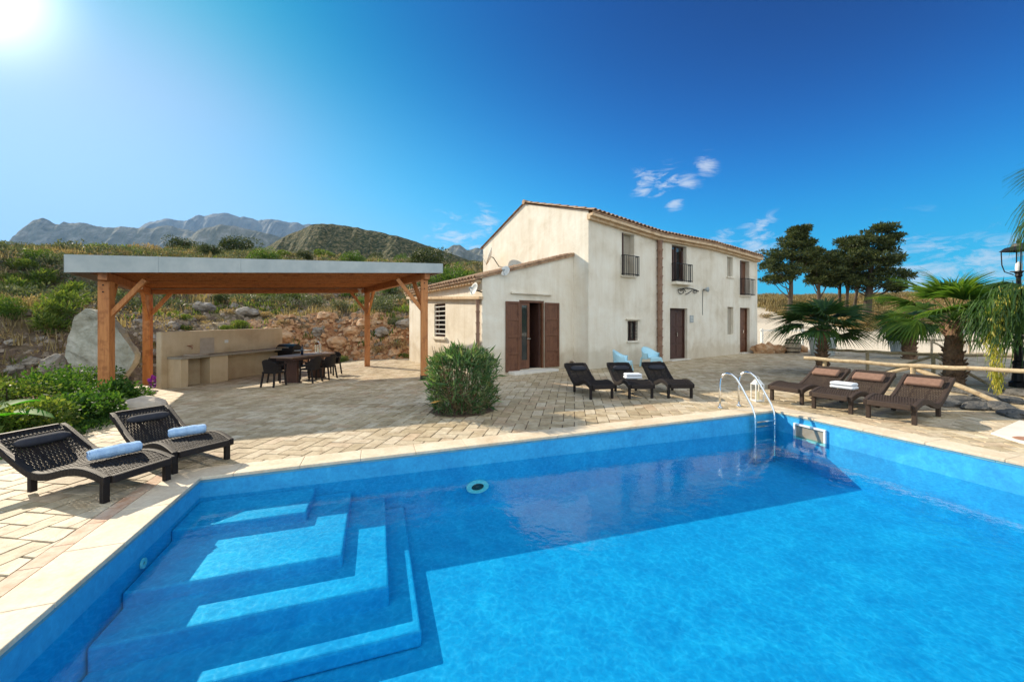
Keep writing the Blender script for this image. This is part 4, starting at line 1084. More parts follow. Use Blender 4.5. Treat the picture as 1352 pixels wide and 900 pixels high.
# ---------------------------------------------------------------- dining set
T0 = Vector((-6.42, 10.95, 0)); T1 = Vector((-6.02, 12.75, 0)); td = (T1-T0).normalized(); tn = Vector((td.y, -td.x, 0)); Tc = (T0+T1)/2; tz = g(-6.4)
trz = atan2(td.y, td.x)-pi/2
TLn = (T1-T0).length
tb_ = empty('dining_table', (Tc.x, Tc.y, tz), trz, 'long dark wooden dining table under the pergola', 'table')
mb = MB(); mb.box((0,0,.755), (.72,TLn,.05)); bevel(mb.build('tabletop', M_tabletop, tb_, world=False), .01)
mb = MB(); mb.box((0,0,.69), (.58,TLn-.3,.07)); mb.build('apron', M_door, tb_, world=False)
for sy in (-1, 1):
    mb = MB(); mb.box((0,sy*(TLn/2-.4),.33), (.42,.1,.66)); mb.box((0,sy*(TLn/2-.4),.02), (.6,.12,.05)); bevel(mb.build('leg', M_door, tb_, world=False), .01)
def make_chair():
    ch = empty('dining_chair', (0,0,0), 0, None, 'chair')
    mb = MB(); w_ = .44
    mb.box((0,0,.42), (.48,.46,.05)); bevel(mb.build('seat', M_wick, ch, world=False), .015)
    # wrap-around back: back panel and arms as one curved shell
    mb = MB(); pts = []
    for k in range(15):
        a = pi*k/14; x = -cos(a)*.26; y = -.02-sin(a)**.6*.26; hgt = .64+.17*sin(a)**1.5; pts.append((x, y, hgt))
    vs = []
    for (x, y, h) in pts:
        vs += [(x*.92, y*.92, .40), (x*1.1, y*1.12, h), (x*1.1-.0, y*1.12+.0, h), (x*1.02, y*1.03, h+.004), (x*.84, y*.84, .405)]
    fs = []
    for k in range(14):
        for j in (0,2,3): fs.append((k*5+j, (k+1)*5+j, (k+1)*5+j+1, k*5+j+1))
    mb.add(vs, fs); mb.build('backrest', M_wick, ch, world=False, smooth=False)
    for sx in (-1, 1):
        mb = MB(); mb.bar((sx*.20,.20,.42), (sx*.225,.23,0), .04, .04); mb.build('leg', M_wick, ch, world=False)
        mb = MB(); mb.bar((sx*.20,-.20,.42), (sx*.23,-.27,0), .04, .04); mb.build('leg', M_wick, ch, world=False)
        mb = MB(); mb.bar((sx*.25,-.03,.645), (sx*.25,.21,.645), .045, .03); mb.bar((sx*.245,.20,.64), (sx*.215,.20,.42), .035, .035); mb.build('armrest', M_wick, ch, world=False)
    return ch
GC = 'wicker dining chairs round the table'
chairs = [
 (T0-td*.22, 0, 'black wicker chair at the near left head of the dining table'),
 (T0+td*.55+tn*.50, 90, 'nearer of two black wicker chairs on the right side of the dining table'),
 (T0+td*1.22+tn*.50, 90, 'farther of two black wicker chairs on the right side of the dining table'),
 (T1+td*.30, 180, 'black wicker chair at the far end of the dining table'),
 (T0+td*.5-tn*.50, -90, 'nearer black wicker chair behind the dining table by the kitchen wall'),
 (T0+td*1.25-tn*.50, -90, 'farther black wicker chair behind the dining table near the barbecue')]
c0 = make_chair(); c0.scale = (.88,.88,.92)
for i, (p, rz, lbl) in enumerate(chairs):
    loc = (p.x, p.y, g(p.x)); rr = trz+radians(rz)
    if i == 0: c0.location = loc; c0.rotation_euler = (0,0,rr); c0['label'] = lbl; c0['group'] = GC
    else: dup(c0, loc, rr+R.uniform(-.08,.08), lbl, GC)
# things on the table
def lantern(p, h, w_, lbl, m, cat='lantern', nm='lantern'):
    o = empty(nm, p, 0, lbl, cat); P0 = Vector(p)
    mb = MB(); mb.box((p[0],p[1],p[2]+.01), (w_,w_,.02)); mb.build('base', m, o)
    mb = MB(); mb.lathe([(w_*.75,h*.72),(w_*.6,h*.76),(w_*.28,h*.92),(.01,h*.95)], p, 4, 0, Matrix.Rotation(pi/4,3,'Z')); mb.build('roof', m, o)
    mb = MB()
    for sx in (-1,1):
        for sy in (-1,1): mb.box((p[0]+sx*w_*.45, p[1]+sy*w_*.45, p[2]+h*.37), (.016,.016,h*.72))
    mb.build('frame', m, o)
    mb = MB(); mb.lathe([(.001,.02),(w_*.2,.02),(w_*.2,h*.4),(.001,h*.4)], p, 12); mb.build('candle', M_cream, o, smooth=False)
    mb = MB(); mb.tube([(p[0]+cos(a)*w_*.22, p[1], p[2]+h*.95+sin(a)*w_*.26) for a in [pi*k/10 for k in range(11)]], .006, 6); mb.build('handle', m, o)
    return o
M_cream = mat('cream_wax', (.75,.66,.42), .6)
tt = lambda s, o: (T0+td*s+tn*o)
p = tt(1.55, -.05); lantern((p.x,p.y,tz+.782), .36, .13, 'slim silver lantern standing on the dining table', M_steel)
p = tt(.75, .05); o = empty('glass_bottle', (p.x,p.y,tz+.782), 0, 'dark glass bottle standing on the dining table', 'bottle')
mb = MB(); mb.lathe([(.001,0),(.037,.0),(.038,.17),(.015,.22),(.014,.28),(.001,.28)], (p.x,p.y,tz+.782), 14); mb.build('bottle_body', mat('dark_glass', (.01,.02,.04), .05), o, smooth=True)
mb = MB(); mb.lathe([(.001,.275),(.017,.275),(.017,.30),(.001,.30)], (p.x,p.y,tz+.782), 10); mb.build('cap', M_iron, o)
# barbecue
bq = G(384, 494); bq = Vector((-8.25, 14.6, 0)); bz = g(bq.x)
bb = empty('barbecue', (bq.x,bq.y,bz), trz, 'black gas barbecue with side shelf at the end of the kitchen wall', 'barbecue')
mb = MB(); mb.box((0,0,.42), (.62,.42,.62)); bevel(mb.build('cabinet', M_iron, bb, world=False), .01)
mb = MB()
vs = [( x, -.24*cos(a)*1.0, .80+.22*sin(a)) for x in (-.36,.36) for a in [pi*k/8 for k in range(9)]]
mb.add(vs, [(k,k+1,9+k+1,9+k) for k in range(8)]+[tuple(range(8,-1,-1)), tuple(range(9,18))]); mb.build('lid', M_iron, bb, world=False)
mb = MB(); mb.box((0,0,.765), (.78,.52,.08)); mb.build('grill_body', M_iron, bb, world=False)
for sx in (-1,1): mb = MB(); mb.box((sx*.60,0,.79), (.40,.42,.03)); mb.build('side_shelf', M_potg, bb, world=False)
mb = MB(); mb.tube([(-.25,-.29,.90),(.25,-.29,.90)], .014, 8); mb.build('handle', M_steel, bb, world=False)
mb = MB(); 
for sx in (-1,1): mb.tube([(sx*.26-.02,-.2,.06),(sx*.26+.02,-.2,.06)], .06, 12)
mb.build('wheel', M_iron, bb, world=False)

# ---------------------------------------------------------------- sun loungers
PROF = [(0,.285),(.12,.325),(.28,.355),(.42,.352),(.58,.315),(.74,.262),(.90,.232),(1.04,.245),(1.18,.30),(1.32,.375),(1.48,.47),(1.62,.555),(1.72,.60)]
def prof_pts(n):
    out = []
    for i in range(n+1):
        x = 1.72*i/n
        # catmull-ish smoothing by sampling three neighbours
        out.append((x, (interp(x-.05, PROF)+2*interp(x, PROF)+interp(x+.05, PROF))/4))
    return out
def make_lounger(mw, mc, name='sun_lounger', cush='roll'):
    o = empty(name, (0,0,0), 0, None, 'sun lounger'); Wd = .58; pts = prof_pts(30)
    mb = MB(); ns = 32
    for k in range(ns):
        y = -Wd/2+.035+(Wd-.07)*k/(ns-1); w2 = .0062; vs = []
        for i, (x, z) in enumerate(pts):
            dz = .004*(1 if (i+k) % 2 else -1)
            vs += [(x, y-w2, z+dz), (x, y+w2, z+dz), (x, y+w2, z+dz-.007), (x, y-w2, z+dz-.007)]
        fs = []
        for i in range(len(pts)-1):
            for j in range(4): j2 = (j+1) % 4; fs.append((i*4+j, (i+1)*4+j, (i+1)*4+j2, i*4+j2))
        mb.add(vs, fs)
    for i in range(1, 60):
        x = 1.72*i/60; z = (interp(x-.05, PROF)+2*interp(x, PROF)+interp(x+.05, PROF))/4
        if i % 2 == 0 or i % 9 < 2: mb.bar((x,-Wd/2+.03,z-.004), (x,Wd/2-.03,z-.004), .012, .006)
    for yy in (-.1, .1): 
        for a, b in zip(pts, pts[1:]): mb.bar((a[0],yy,a[1]-.012), (b[0],yy,b[1]-.012), .03, .012)
    mb.build('woven_deck', mw, o, world=False)
    for sy in (-1, 1):
        mb = MB(); vs = []
        for (x, z) in pts:
            for (dy, dz) in ((-.028,.012),(.028,.012),(.028,-.075),(-.028,-.075)): vs.append((x, sy*(Wd/2)+dy, z+dz))
        fs = [(0,1,2,3)]
        for i in range(len(pts)-1):
            for j in range(4): j2 = (j+1) % 4; fs.append((i*4+j, (i+1)*4+j, (i+1)*4+j2, i*4+j2))
        e = (len(pts)-1)*4; fs.append((e+3,e+2,e+1,e)); mb.add(vs, fs); bevel(mb.build('side_rail', mw, o, world=False), .01)
    for (x, z) in (pts[0], pts[-1]):
        mb = MB(); mb.box((x,0,z-.03), (.05,Wd-.06,.085)); bevel(mb.build('end_rail', mw, o, world=False), .01)
    for (x, z) in ((.07,.25),(1.08,.19)):
        for sy in (-1,1):
            mb = MB(); mb.box((x,sy*(Wd/2-.02),z/2-.0), (.055,.055,z)); bevel(mb.build('leg', mw, o, world=False), .006)
    mb = MB(); xh = 1.46; zh = interp(xh, PROF); sl = atan2(interp(xh+.08,PROF)-interp(xh-.08,PROF), .16)
    if cush == 'roll':
        n = 16; vs = []
        for i in range(13):
            u = i/12; y = -.22+.44*u; r = .048*(1-abs(2*u-1)**6*.6)
            for k in range(n): a = 2*pi*k/n; vs.append((xh+cos(a)*r*1.5*cos(sl)-sin(a)*r*sin(sl), y, zh+.04+cos(a)*r*1.5*sin(sl)+sin(a)*r*cos(sl)))
        fs = []
        for i in range(12):
            for k in range(n): k2 = (k+1) % n; fs.append((i*n+k, i*n+k2, (i+1)*n+k2, (i+1)*n+k))
        fs += [tuple(range(n-1,-1,-1)), tuple(12*n+k for k in range(n))]
        mb.add(vs, fs); mb.build('head_cushion', mc, o, world=False, smooth=True)
    else:
        Mt = Matrix.Rotation(-sl, 3, 'Y'); mb.box((xh,0,zh+.045), (.20,.46,.075), M=Mt); q = mb.build('head_cushion', mc, o, world=False); bevel(q, .03, 4)
    return o
def lpos(px1, py1, rz_deg, width_left=True):
    p = G(px1, py1); return p
proto_b = make_lounger(M_wick, M_cloth_d)
proto_r = make_lounger(M_wickb, M_cloth_b, cush='box')
def place(proto, foot_mid, ang, lbl, group, first):
    a = radians(ang); d = Vector((cos(a), sin(a), 0)); loc = foot_mid-d*.07; loc = (loc.x, loc.y, g(loc.x))
    if first: proto.location = loc; proto.rotation_euler = (0,0,a); proto['label'] = lbl; proto['group'] = group; return proto
    return dup(proto, loc, a, lbl, group)
GL = 'wicker sun loungers by the pool'
m1 = (G(144,660)+G(215.5,637))/2; l1 = place(proto_b, m1, 166, 'black wicker lounger nearest the camera at the left pool corner, rolled towel on its knees', GL, True)
m2 = (G(236,623)+G(294.7,608))/2; l2 = place(proto_b, m2, 152, 'second black wicker lounger on the left, its back towards the pergola post', GL, False)
def pl2(pa, pb, hip, lbl, proto=proto_b):
    A, B, H = G(*pa), G(*pb), G(*hip); m = (A+B)/2; d = H-A; return place(proto, m, math.degrees(atan2(d.y, d.x)), lbl, GL, False)
l3 = pl2((782,526.6),(806,526.6),(759.7,516.6), 'dark lounger leftmost of the three beside the house, nearest the shuttered door')
l4 = pl2((833.5,526.8),(858,525.5),(810,514), 'dark lounger in the middle of the three beside the house, white towel on it')
l5 = pl2((885,525.5),(910,525.5),(858,513.3), 'dark lounger rightmost of the three beside the house, in front of the white chair')
for q_ in (l3, l4, l5): q_.scale = (.92, .88, 1.0)
for q_ in (l1, l2): q_.scale = (.98, .97, .84)
def pl3(pa, pb, ang, lbl, first=False): return place(proto_r, (G(*pa)+G(*pb))/2, ang, lbl, GL, first)
l6 = pl3((1024.8,528.6),(1052.6,533.4), 26, 'brown lounger right of the pool ladder with a bare seat, nearest the lantern', True)
l7 = pl3((1082,540),(1115,545), 28, 'brown lounger in the middle of the right row with a folded white towel')
l8 = pl3((1155.8,552.6),(1196.7,559), 29, 'brown lounger rightmost of the right row, in front of the forked fence post')
def towel_roll(lg, xl, yl, rz, ln, r, m, lbl):
    a = lg.rotation_euler[2]; z = (interp(xl, PROF)+.012)*lg.scale[2]+r*.92
    p = Vector(lg.location)+Vector((cos(a)*xl-sin(a)*yl, sin(a)*xl+cos(a)*yl, z)); d = Vector((cos(a+rz), sin(a+rz), 0))
    o = empty('rolled_towel', p, 0, lbl, 'towel'); mb = MB(); n = 20; seg = 14; vs = []; nr_ = Vector((-d.y, d.x, 0))
    for i in range(seg+1):
        u = i/seg; rr = r*(1-.12*abs(2*u-1)**5)*(1+.03*sin(u*23))
        for k in range(n):
            aa = 2*pi*k/n; rk = rr*(1+.10*noise.noise(Vector((u*6, cos(aa)*1.6, sin(aa)*1.6+p.x)))); q = p+d*ln*(u-.5)+nr_*cos(aa)*rk*1.15+Vector((0,0,1))*sin(aa)*rk*(.90)
            vs.append(q)
    fs = []
    for i in range(seg):
        for k in range(n): k2 = (k+1) % n; fs.append((i*n+k, i*n+k2, (i+1)*n+k2, (i+1)*n+k))
    fs += [tuple(range(n-1,-1,-1)), tuple(seg*n+k for k in range(n))]; mb.add(vs, fs); mb.build('towel_cloth', m, o, smooth=False)
    for s in (-1, 1):
        pts = [p+d*ln*.5*s*.985+nr_*cos(t*.9)*r*(1-t/14)+Vector((0,0,1))*sin(t*.9)*r*.85*(1-t/14) for t in range(14)]
        mb = MB(); c_ = p+d*ln*.497*s; tube_r = .007; vs = []
        for j, t in enumerate(range(0, 22)):
            rr = r*(1-t/24); a_1 = t*.75; base_ = c_+d*s*(.006 if t % 2 else .0)
            vs += [base_+nr_*cos(a_1)*rr+Vector((0,0,1))*sin(a_1)*rr*.86, base_+d*s*.006+nr_*cos(a_1)*rr*.8+Vector((0,0,1))*sin(a_1)*rr*.7]
        mb.add(vs, [(2*j, 2*j+1, 2*j+3, 2*j+2) for j in range(21)]); mb.build('rolled_end', m, o)
def towel_fold(lg, xl, yl, rz, m, lbl):
    a = lg.rotation_euler[2]; z = (interp(xl, PROF)+.02)*lg.scale[2]
    p = Vector(lg.location)+Vector((cos(a)*xl-sin(a)*yl, sin(a)*xl+cos(a)*yl, z)); o = empty('folded_towel', p, a+rz, lbl, 'towel')
    for i in range(2):
        mb = MB(); mb.box((R.uniform(-.006,.006),0,.035+i*.058), (.21,.36-.01*i,.056)); q = mb.build('towel_layer', m, o, world=False); bevel(q, .026, 4)
towel_roll(l1, .42, -.03, radians(72), .38, .062, M_bluetowel, 'rolled pale blue towel lying on the lounger nearest the camera')
towel_roll(l2, .45, -.02, radians(72), .34, .062, M_bluetowel, 'rolled pale blue towel lying on the second lounger on the left')
towel_fold(l4, .48, .02, 0, M_towel, 'folded white towel on the middle lounger beside the house')
towel_fold(l7, .50, .0, 0, M_towel, 'folded white towel on the middle lounger right of the ladder')

# pale blue tub chairs by the house wall
def tub_chair(p, rz, lbl, first=None):
    if first: return dup(first, p, rz, lbl, 'pale blue tub chairs')
    o = empty('tub_chair', p, rz, lbl, 'chair', 'pale blue tub chairs')
    mb = MB(); K = 17; vs = []
    for k in range(K):
        a = pi*(-.12+1.24*k/(K-1)); x = -cos(a)*.29; y = -.02-sin(a)*.28; s = max(0, sin(a)); h = .50+.20*s**1.3
        vs += [(x*.80,y*.80,.30), (x*.98,y*1.0,h-.04), (x*1.10,y*1.10,h), (x*1.12,y*1.14,h-.02), (x*1.04,y*1.05,.28)]
    fs = []
    for k in range(K-1):
        for j in range(4): fs.append((k*5+j, (k+1)*5+j, (k+1)*5+j+1, k*5+j+1))
    mb.add(vs, fs); mb.build('backrest', M_bluepl, o, world=False, smooth=True)
    mb = MB(); mb.box((0,.0,.32), (.48,.48,.05)); mb.box((0,.235,.27),(.50,.03,.12)); bevel(mb.build('seat', M_bluepl, o, world=False), .02, 3)
    for sx in (-1,1):
        for sy in (-1,1): mb = MB(); mb.bar((sx*.24,sy*.22,.32),(sx*.27,sy*.27,0), .05, .035); mb.build('leg', M_bluepl, o, world=False)
    return o
p = G(823, 490); ca = atan2(Fd.y, Fd.x); tc_ = tub_chair(p, pi+ca+.55, 'pale blue plastic tub chair left, below the small barred window')
p = G(860, 484); tub_chair(p, pi+ca-.1, 'pale blue plastic tub chair right, beside the rain pipe', tc_)

# jars by the wall
p = G(755, 487); o = empty('amphora', p, 0, 'small dark mouthed clay jar lying on its side by the house wall', 'jar')
mb = MB(); Mq = Vector((-.25,-.95,.12)).to_track_quat('Z','Y').to_matrix(); mb.lathe([(.001,-.36),(.07,-.33),(.14,-.2),(.15,-.08),(.10,.06),(.10,.10),(.13,.13),(.125,.14),(.095,.12),(.09,.0),(.001,-.1)], (p.x,p.y,p.z+.17), 22, 0, Mq); mb.build('jar_body', M_stonepot, o, smooth=True)
mb = MB(); mb.box((p.x,p.y+.1,p.z+.02), (.16,.2,.05)); mb.build('stand', M_terra, o)
def pot(name, p, r, h, m, lbl, cat='pot', soil=True):
    o = empty(name, p, 0, lbl, cat); mb = MB(); mb.lathe([(.001,0),(r*.72,0),(r*.78,.02),(r*.97,h*.86),(r*1.06,h*.87),(r*1.08,h),(r*.96,h),(r*.93,h*.9),(.001,h*.88)], p, 24); mb.build('pot_body', m, o, smooth=False); return o

# ---------------------------------------------------------------- foliage helpers
def rnd_dir(rn):
    z = rn.uniform(-1, 1); a = rn.uniform(0, 2*pi); r = sqrt(1-z*z); return Vector((r*cos(a), r*sin(a), z))
def leaves(mb, c, rad, n, size, rn, aspect=2.6, up=.3, shell=.55, outward=.7):
    c = Vector(c)
    for _ in range(n):
        d = rnd_dir(rn); k = rn.uniform(shell, 1)**.6
        p = c+Vector((d.x*rad[0]*k, d.y*rad[1]*k, d.z*rad[2]*k))
        ax = (d*outward+rnd_dir(rn)*.8+Vector((0,0,up))).normalized(); s = size*rn.uniform(.6, 1.3)
        sd = ax.cross(rnd_dir(rn)).normalized()*s/aspect*.5
        m_ = p+ax*s*.5
        mb.add([p, m_-sd, p+ax*s, m_+sd], [(0,1,2,3)])
def shrub_mesh(seed, nclump, spread, h, lsize, nl, aspect=2.4, up=.4):
    rn = random.Random(seed); mb = MB()
    for i in range(nclump):
        a = rn.uniform(0, 2*pi); r = spread*sqrt(rn.random())*.75; z = h*rn.uniform(.25,.78)*(1-.35*(r/spread)**2)
        cr = spread*rn.uniform(.28,.5); leaves(mb, (r*cos(a), r*sin(a), z), (cr, cr, cr*h/spread*.9 if h < spread else cr), nl, lsize, rn, aspect, up)
    return mb
def stems_mesh(seed, n, h, spread, r=.02):
    rn = random.Random(seed); mb = MB()
    for i in range(n):
        a = rn.uniform(0, 2*pi); q = spread*rn.uniform(.3,.9)
        mb.tube([(cos(a)*.05, sin(a)*.05, -.05), (cos(a)*q*.4, sin(a)*q*.4, h*.35), (cos(a)*q, sin(a)*q, h*.75)], [r, r*.7, r*.3], 5)
    return mb
def shrub(name, seed, loc, lbl, cat, mt, nclump=14, spread=.8, h=1.0, lsize=.09, nl=110, aspect=2.4, up=.4, group=None, rz=0):
    o = empty(name, loc, rz, lbl, cat, group)
    shrub_mesh(seed, nclump, spread, h, lsize, nl, aspect, up).build('foliage', mt, o, world=False)
    stems_mesh(seed, 7, h, spread*.8).build('stems', M_bark, o, world=False)
    return o
# oleander in the paving circle
bc = Vector((BUSHC[0], BUSHC[1], g(BUSHC[0])))
ob = empty('oleander_bush', bc, 0, 'dense clipped green bush growing from a round hole in the paving', 'bush')
rn = random.Random(5); mb = MB()
for i in range(10500):
    a = rn.uniform(0, 2*pi); z = rn.uniform(.0, 1.0); rr = (.44+.17*sin(z*pi*.85+.2)+.17*noise.noise(Vector((cos(a)*2,sin(a)*2,z*3))))*rn.uniform(.66,1.05)
    zz = z*1.0
    if rn.random() < .32: rr *= sqrt(rn.random()); zz = 1.06-.75*rr*rr+.20*noise.noise(Vector((rr*cos(a)*4, rr*sin(a)*4, 2)))+rn.uniform(-.1,.06)
    p = Vector((cos(a)*rr, sin(a)*rr, zz)); ax = (Vector((cos(a)*.6, sin(a)*.6, rn.uniform(-.1,1.2)))+rnd_dir(rn)*.7).normalized(); s = rn.uniform(.06,.13)
    if rn.random() < .10: s *= 2.1
    sd = ax.cross(rnd_dir(rn)).normalized()*s*.07; mb.add([p, p+ax*s*.5-sd, p+ax*s, p+ax*s*.5+sd], [(0,1,2,3)])
mb.build('foliage', M_leafo, ob, world=False)
mb = MB()
for i in range(60):
    a = rn.uniform(0,2*pi); q = rn.uniform(.25,.62); h = rn.uniform(.75,1.22)
    mb.tube([(cos(a)*.1,sin(a)*.1,-.02),(cos(a)*q*.75,sin(a)*q*.75,h*.45),(cos(a)*q,sin(a)*q,h)], [.012,.008,.003], 4)
for i in range(420):
    a = rn.uniform(0,2*pi)
    if sin(a) > .4: continue
    q = .54*rn.uniform(.85,1.05); z = rn.uniform(.02,.5); p = Vector((cos(a)*q,sin(a)*q,z)); ax = (rnd_dir(rn)+Vector((0,0,.8))).normalized(); mb.tube([p,p+ax*.12],[.004,.002],3)
mb.build('stems', simple_noise_mat('dry_stems', (.16,.09,.05), (.28,.17,.10), 8), ob, world=False)
mb = MB(); mb.lathe([(.585,-.03),(.56,.005),(.001,.03)], (bc.x,bc.y,bc.z-.008), 30); tag(mb.build('planting_soil', M_soil), kind='structure')

# flower bed at the left, with low glossy shrubs
GB = 'glossy low shrubs in the left flower bed'
beds = [((60,548),.75,.62,'leafy bright green shrub behind the stone planter'), ((105,530),.8,.75,'tall glossy green shrub left of the front pergola post'), ((150,540),.55,.40,'low glossy shrub at the foot of the front pergola post'), ((25,585),.6,.42,'bright green ground shrub beside the left picture edge behind the lounger'),
        ((80,565),.55,.36,'dark green low shrub between planter and the loungers'), ((120,556),.5,.34,'dark low shrub behind the second lounger head'), ((10,560),.6,.55,'light green feathery shrub below the banana leaf'),((75,520),.7,.6,'green shrub beneath the grey rock in the bed')]
for i, ((px, py), sp_, hh, lb) in enumerate(beds):
    Y = G(px, py); dd = yard_d(Y.x, Y.y); zz = terrain_h(Y.x, Y.y) if dd > 0 else g(Y.x)
    shrub('flowerbed_shrub', 40+i, (Y.x, Y.y, zz), lb, 'shrub', M_leaff if i not in (3,6) else M_grassg, 18, sp_, hh*1.35, .075, 190, 1.9, .25, GB)
p = G(50, 553); 
def planter():
    o = empty('stone_planter', (p.x,p.y,p.z+.12), .2, 'pale square stone planter among the shrubs behind the nearest lounger', 'planter')
    mb = MB(); b = .12; t = .19; h = .26; mb.hexa([(-b,-b,0),(b,-b,0),(b,b,0),(-b,b,0),(-t,-t,h),(t,-t,h),(t,t,h),(-t,t,h)]); bevel(mb.build('planter_body', M_stonepot, o, world=False), .01)
    mb = MB(); mb.box((0,0,h+.02), (.44,.44,.05)); bevel(mb.build('planter_rim', M_terra, o, world=False), .008)
planter()
# banana leaves at the left edge
bp = Vector((-7.45, 5.3, g(-7.4)+.1)); bo = empty('banana_plant', bp, 0, 'bright green banana plant leaf at the left picture edge', 'plant')
def blade(mb, base, d, ln, w_, droop, n=12, lift=1.0):
    d = Vector(d).normalized(); side = Vector((-d.y, d.x, 0)).normalized(); vs = []
    for i in range(n+1):
        u = i/n; c_ = Vector(base)+d*ln*u+Vector((0,0,lift*ln*u*.5-droop*ln*u*u)); w2 = w_*sin(pi*min(1,u*.96+.04))**.6
        vs += [c_-side*w2+Vector((0,0,w2*.35)), c_, c_+side*w2+Vector((0,0,w2*.35))]
    fs = []
    for i in range(n):
        for j in (0,1): fs.append((i*3+j, i*3+j+1, (i+1)*3+j+1, (i+1)*3+j))
    mb.add(vs, fs)
for dd_, ln, w_, dr, lf_ in (((1,.25,0),1.05,.15,.55,1.4), ((.9,-.6,0),.7,.10,.5,1.0), ((.2,1,0),.9,.14,.6,1.8), ((-.8,.3,0),.9,.14,.5,1.6)):
    mb = MB(); blade(mb, bp+Vector((0,0,.15)), dd_, ln, w_, dr, lift=lf_); mb.build('leaf', M_banana, bo, smooth=True)
mb = MB(); mb.tube([bp-Vector((0,0,.1)), bp+Vector((0,0,.25))], [.06,.04], 8); mb.build('stem', M_grassg, bo)

# ---------------------------------------------------------------- rocks
def rock_mesh(seed, sx, sy, sz, rough=.25, sub=3, flat=0.0):
    bm = bmesh.new(); bmesh.ops.create_icosphere(bm, subdivisions=sub, radius=1.0)
    for v in bm.verts:
        d = v.co.normalized(); n = noise.fractal(d*1.3+Vector((seed,seed*2,0)), 1.0, 2.0, 5); q = noise.cell(d*1.6+Vector((seed,0,seed)))
        k = 1+rough*n+.10*q; v.co = Vector((d.x*sx*k, d.y*sy*k, d.z*sz*k))
    return bm
import bmesh
def rock(name, seed, loc, s, mt, lbl, rz=0, group=None, rough=.25, cat='rock', sub=3):
    bm = rock_mesh(seed, *s, rough, sub); me = bpy.data.meshes.new(name); bm.to_mesh(me); bm.free(); me.materials.append(mt)
    o = bpy.data.objects.new(name, me); COL.objects.link(o); o.location = loc; o.rotation_euler = (0,0,rz); return tag(o, lbl, cat, group)
# upright slab: outline traced, real thickness
sl_px = [(82,492),(80,478),(88,445),(98,418),(112,407),(124,408),(134,418),(150,432),(160,440),(170,455),(176,468),(172,482),(163,497),(155,512),(100,520)]
Ys = 11.6; vs = [at(x, y, Ys) for x, y in sl_px]; cx_ = sum((v for v in vs), Vector())/len(vs)
bm = bmesh.new(); fr_ = [bm.verts.new((v-cx_)) for v in vs]; f = bm.faces.new(fr_); ex = bmesh.ops.extrude_face_region(bm, geom=[f]); 
for v in [e for e in ex['geom'] if isinstance(e, bmesh.types.BMVert)]: v.co += Vector((-.12,.42,0)); v.co.x *= .93; v.co.z *= .95
bmesh.ops.triangulate(bm, faces=bm.faces[:]); bmesh.ops.subdivide_edges(bm, edges=bm.edges[:], cuts=3, use_grid_fill=True)
for v in bm.verts:
    n = noise.fractal(v.co*1.2+Vector((3,1,7)), 1.0, 2.0, 5); v.co += Vector((n*.05, n*.10, n*.05))
bmesh.ops.recalc_face_normals(bm, faces=bm.faces[:])
me = bpy.data.meshes.new('limestone_slab'); bm.to_mesh(me); bm.free(); me.materials.append(M_rockw)
o = bpy.data.objects.new('limestone_slab', me); COL.objects.link(o); o.location = cx_; tag(o, 'large upright pale limestone slab behind the front left pergola post', 'boulder')
rock('boulder', 3.3, at(72, 482, 10.6), (.27,.25,.27), M_rock, 'rounded grey boulder left of the upright limestone slab')
q = G(186, 541); rock('boulder', 5.1, (q.x,q.y,g(q.x)+.05), (.42,.32,.22), M_stonepot, 'low flat topped pale boulder beside the foot of the front left pergola post', .3, None, .10)
q = G(0, 530); rock('boulder', 9.4, (q.x-.1,q.y,g(q.x)+.30), (.16,.14,.14), M_rockw, 'small pale round stone at the left picture edge', 0, None, .06)
pq = G(206, 511); pp_ = empty('flowering_plant', (pq.x,pq.y,pq.z), 0, 'small purple flowering plant left of the kitchen wall', 'plant')
mb = MB(); leaves(mb, (0,0,.16), (.16,.16,.16), 160, .09, random.Random(3), 1.5); mb.build('blossom', M_purple, pp_, world=False)
mb = MB(); leaves(mb, (0,0,.08), (.13,.13,.08), 90, .07, random.Random(4), 2); mb.build('foliage', M_leaff, pp_, world=False)

# ---------------------------------------------------------------- right side: fences, palms, pots, lamp
def on_terrain(px, py, Y0=8, Y1=90):
    Y = Y0
    while Y < Y1:
        p = at(px, py, Y); d = yard_d(p.x, Y); z = terrain_h(p.x, Y, d) if d > 0 else g(p.x)
        if p.z <= z: return Vector((p.x, Y, z))
        Y += .1
    return Vector((p.x, Y, z))
def gz(x, y):
    d = yard_d(x, y); return terrain_h(x, y, d) if d > 0 else g(x)
def fence(lbl, posts, rails, diags, mt, r=.04):
    o = empty('pole_fence', posts[0], 0, lbl, 'fence', 'rustic wooden pole fences')
    for (p, h) in [(q[0:2], q[2]) for q in posts_of(posts)]:
        mb = MB(); z = gz(*p); mb.tube([(p[0],p[1],z-.1), (p[0]+.01,p[1],z+h*.5), (p[0],p[1],z+h)], [r*1.05, r, r*.95], 10); mb.build('post', mt, o, smooth=False)
    for (a, b, ra) in rails:
        n = 8; pts = []
        for i in range(n+1):
            q = Vector(a).lerp(Vector(b), i/n); q += Vector((0, 0, .008*sin(i*1.7))); pts.append(q)
        mb = MB(); mb.tube(pts, [ra*(1.05-.15*i/n) for i in range(n+1)], 10); mb.build('rail', mt, o, smooth=False)
    for (a, b, ra) in diags:
        n = 8; pts = []
        for i in range(n+1):
            q = Vector(a).lerp(Vector(b), i/n); q += Vector((0, 0, .03*sin(pi*i/n))); pts.append(q)
        mb = MB(); mb.tube(pts, [ra*(1.0-.15*i/n) for i in range(n+1)], 10); mb.build('diagonal_brace', mt, o, smooth=False)
    return o
def posts_of(p): return p
f0 = at(1062, 472.5, 9.7); f1 = at(1205, 483, 8.05); f2 = at(1375, 490.5, 6.55)
p1 = at(1088.5, 475, 9.4)
e1 = G(1106, 511); 
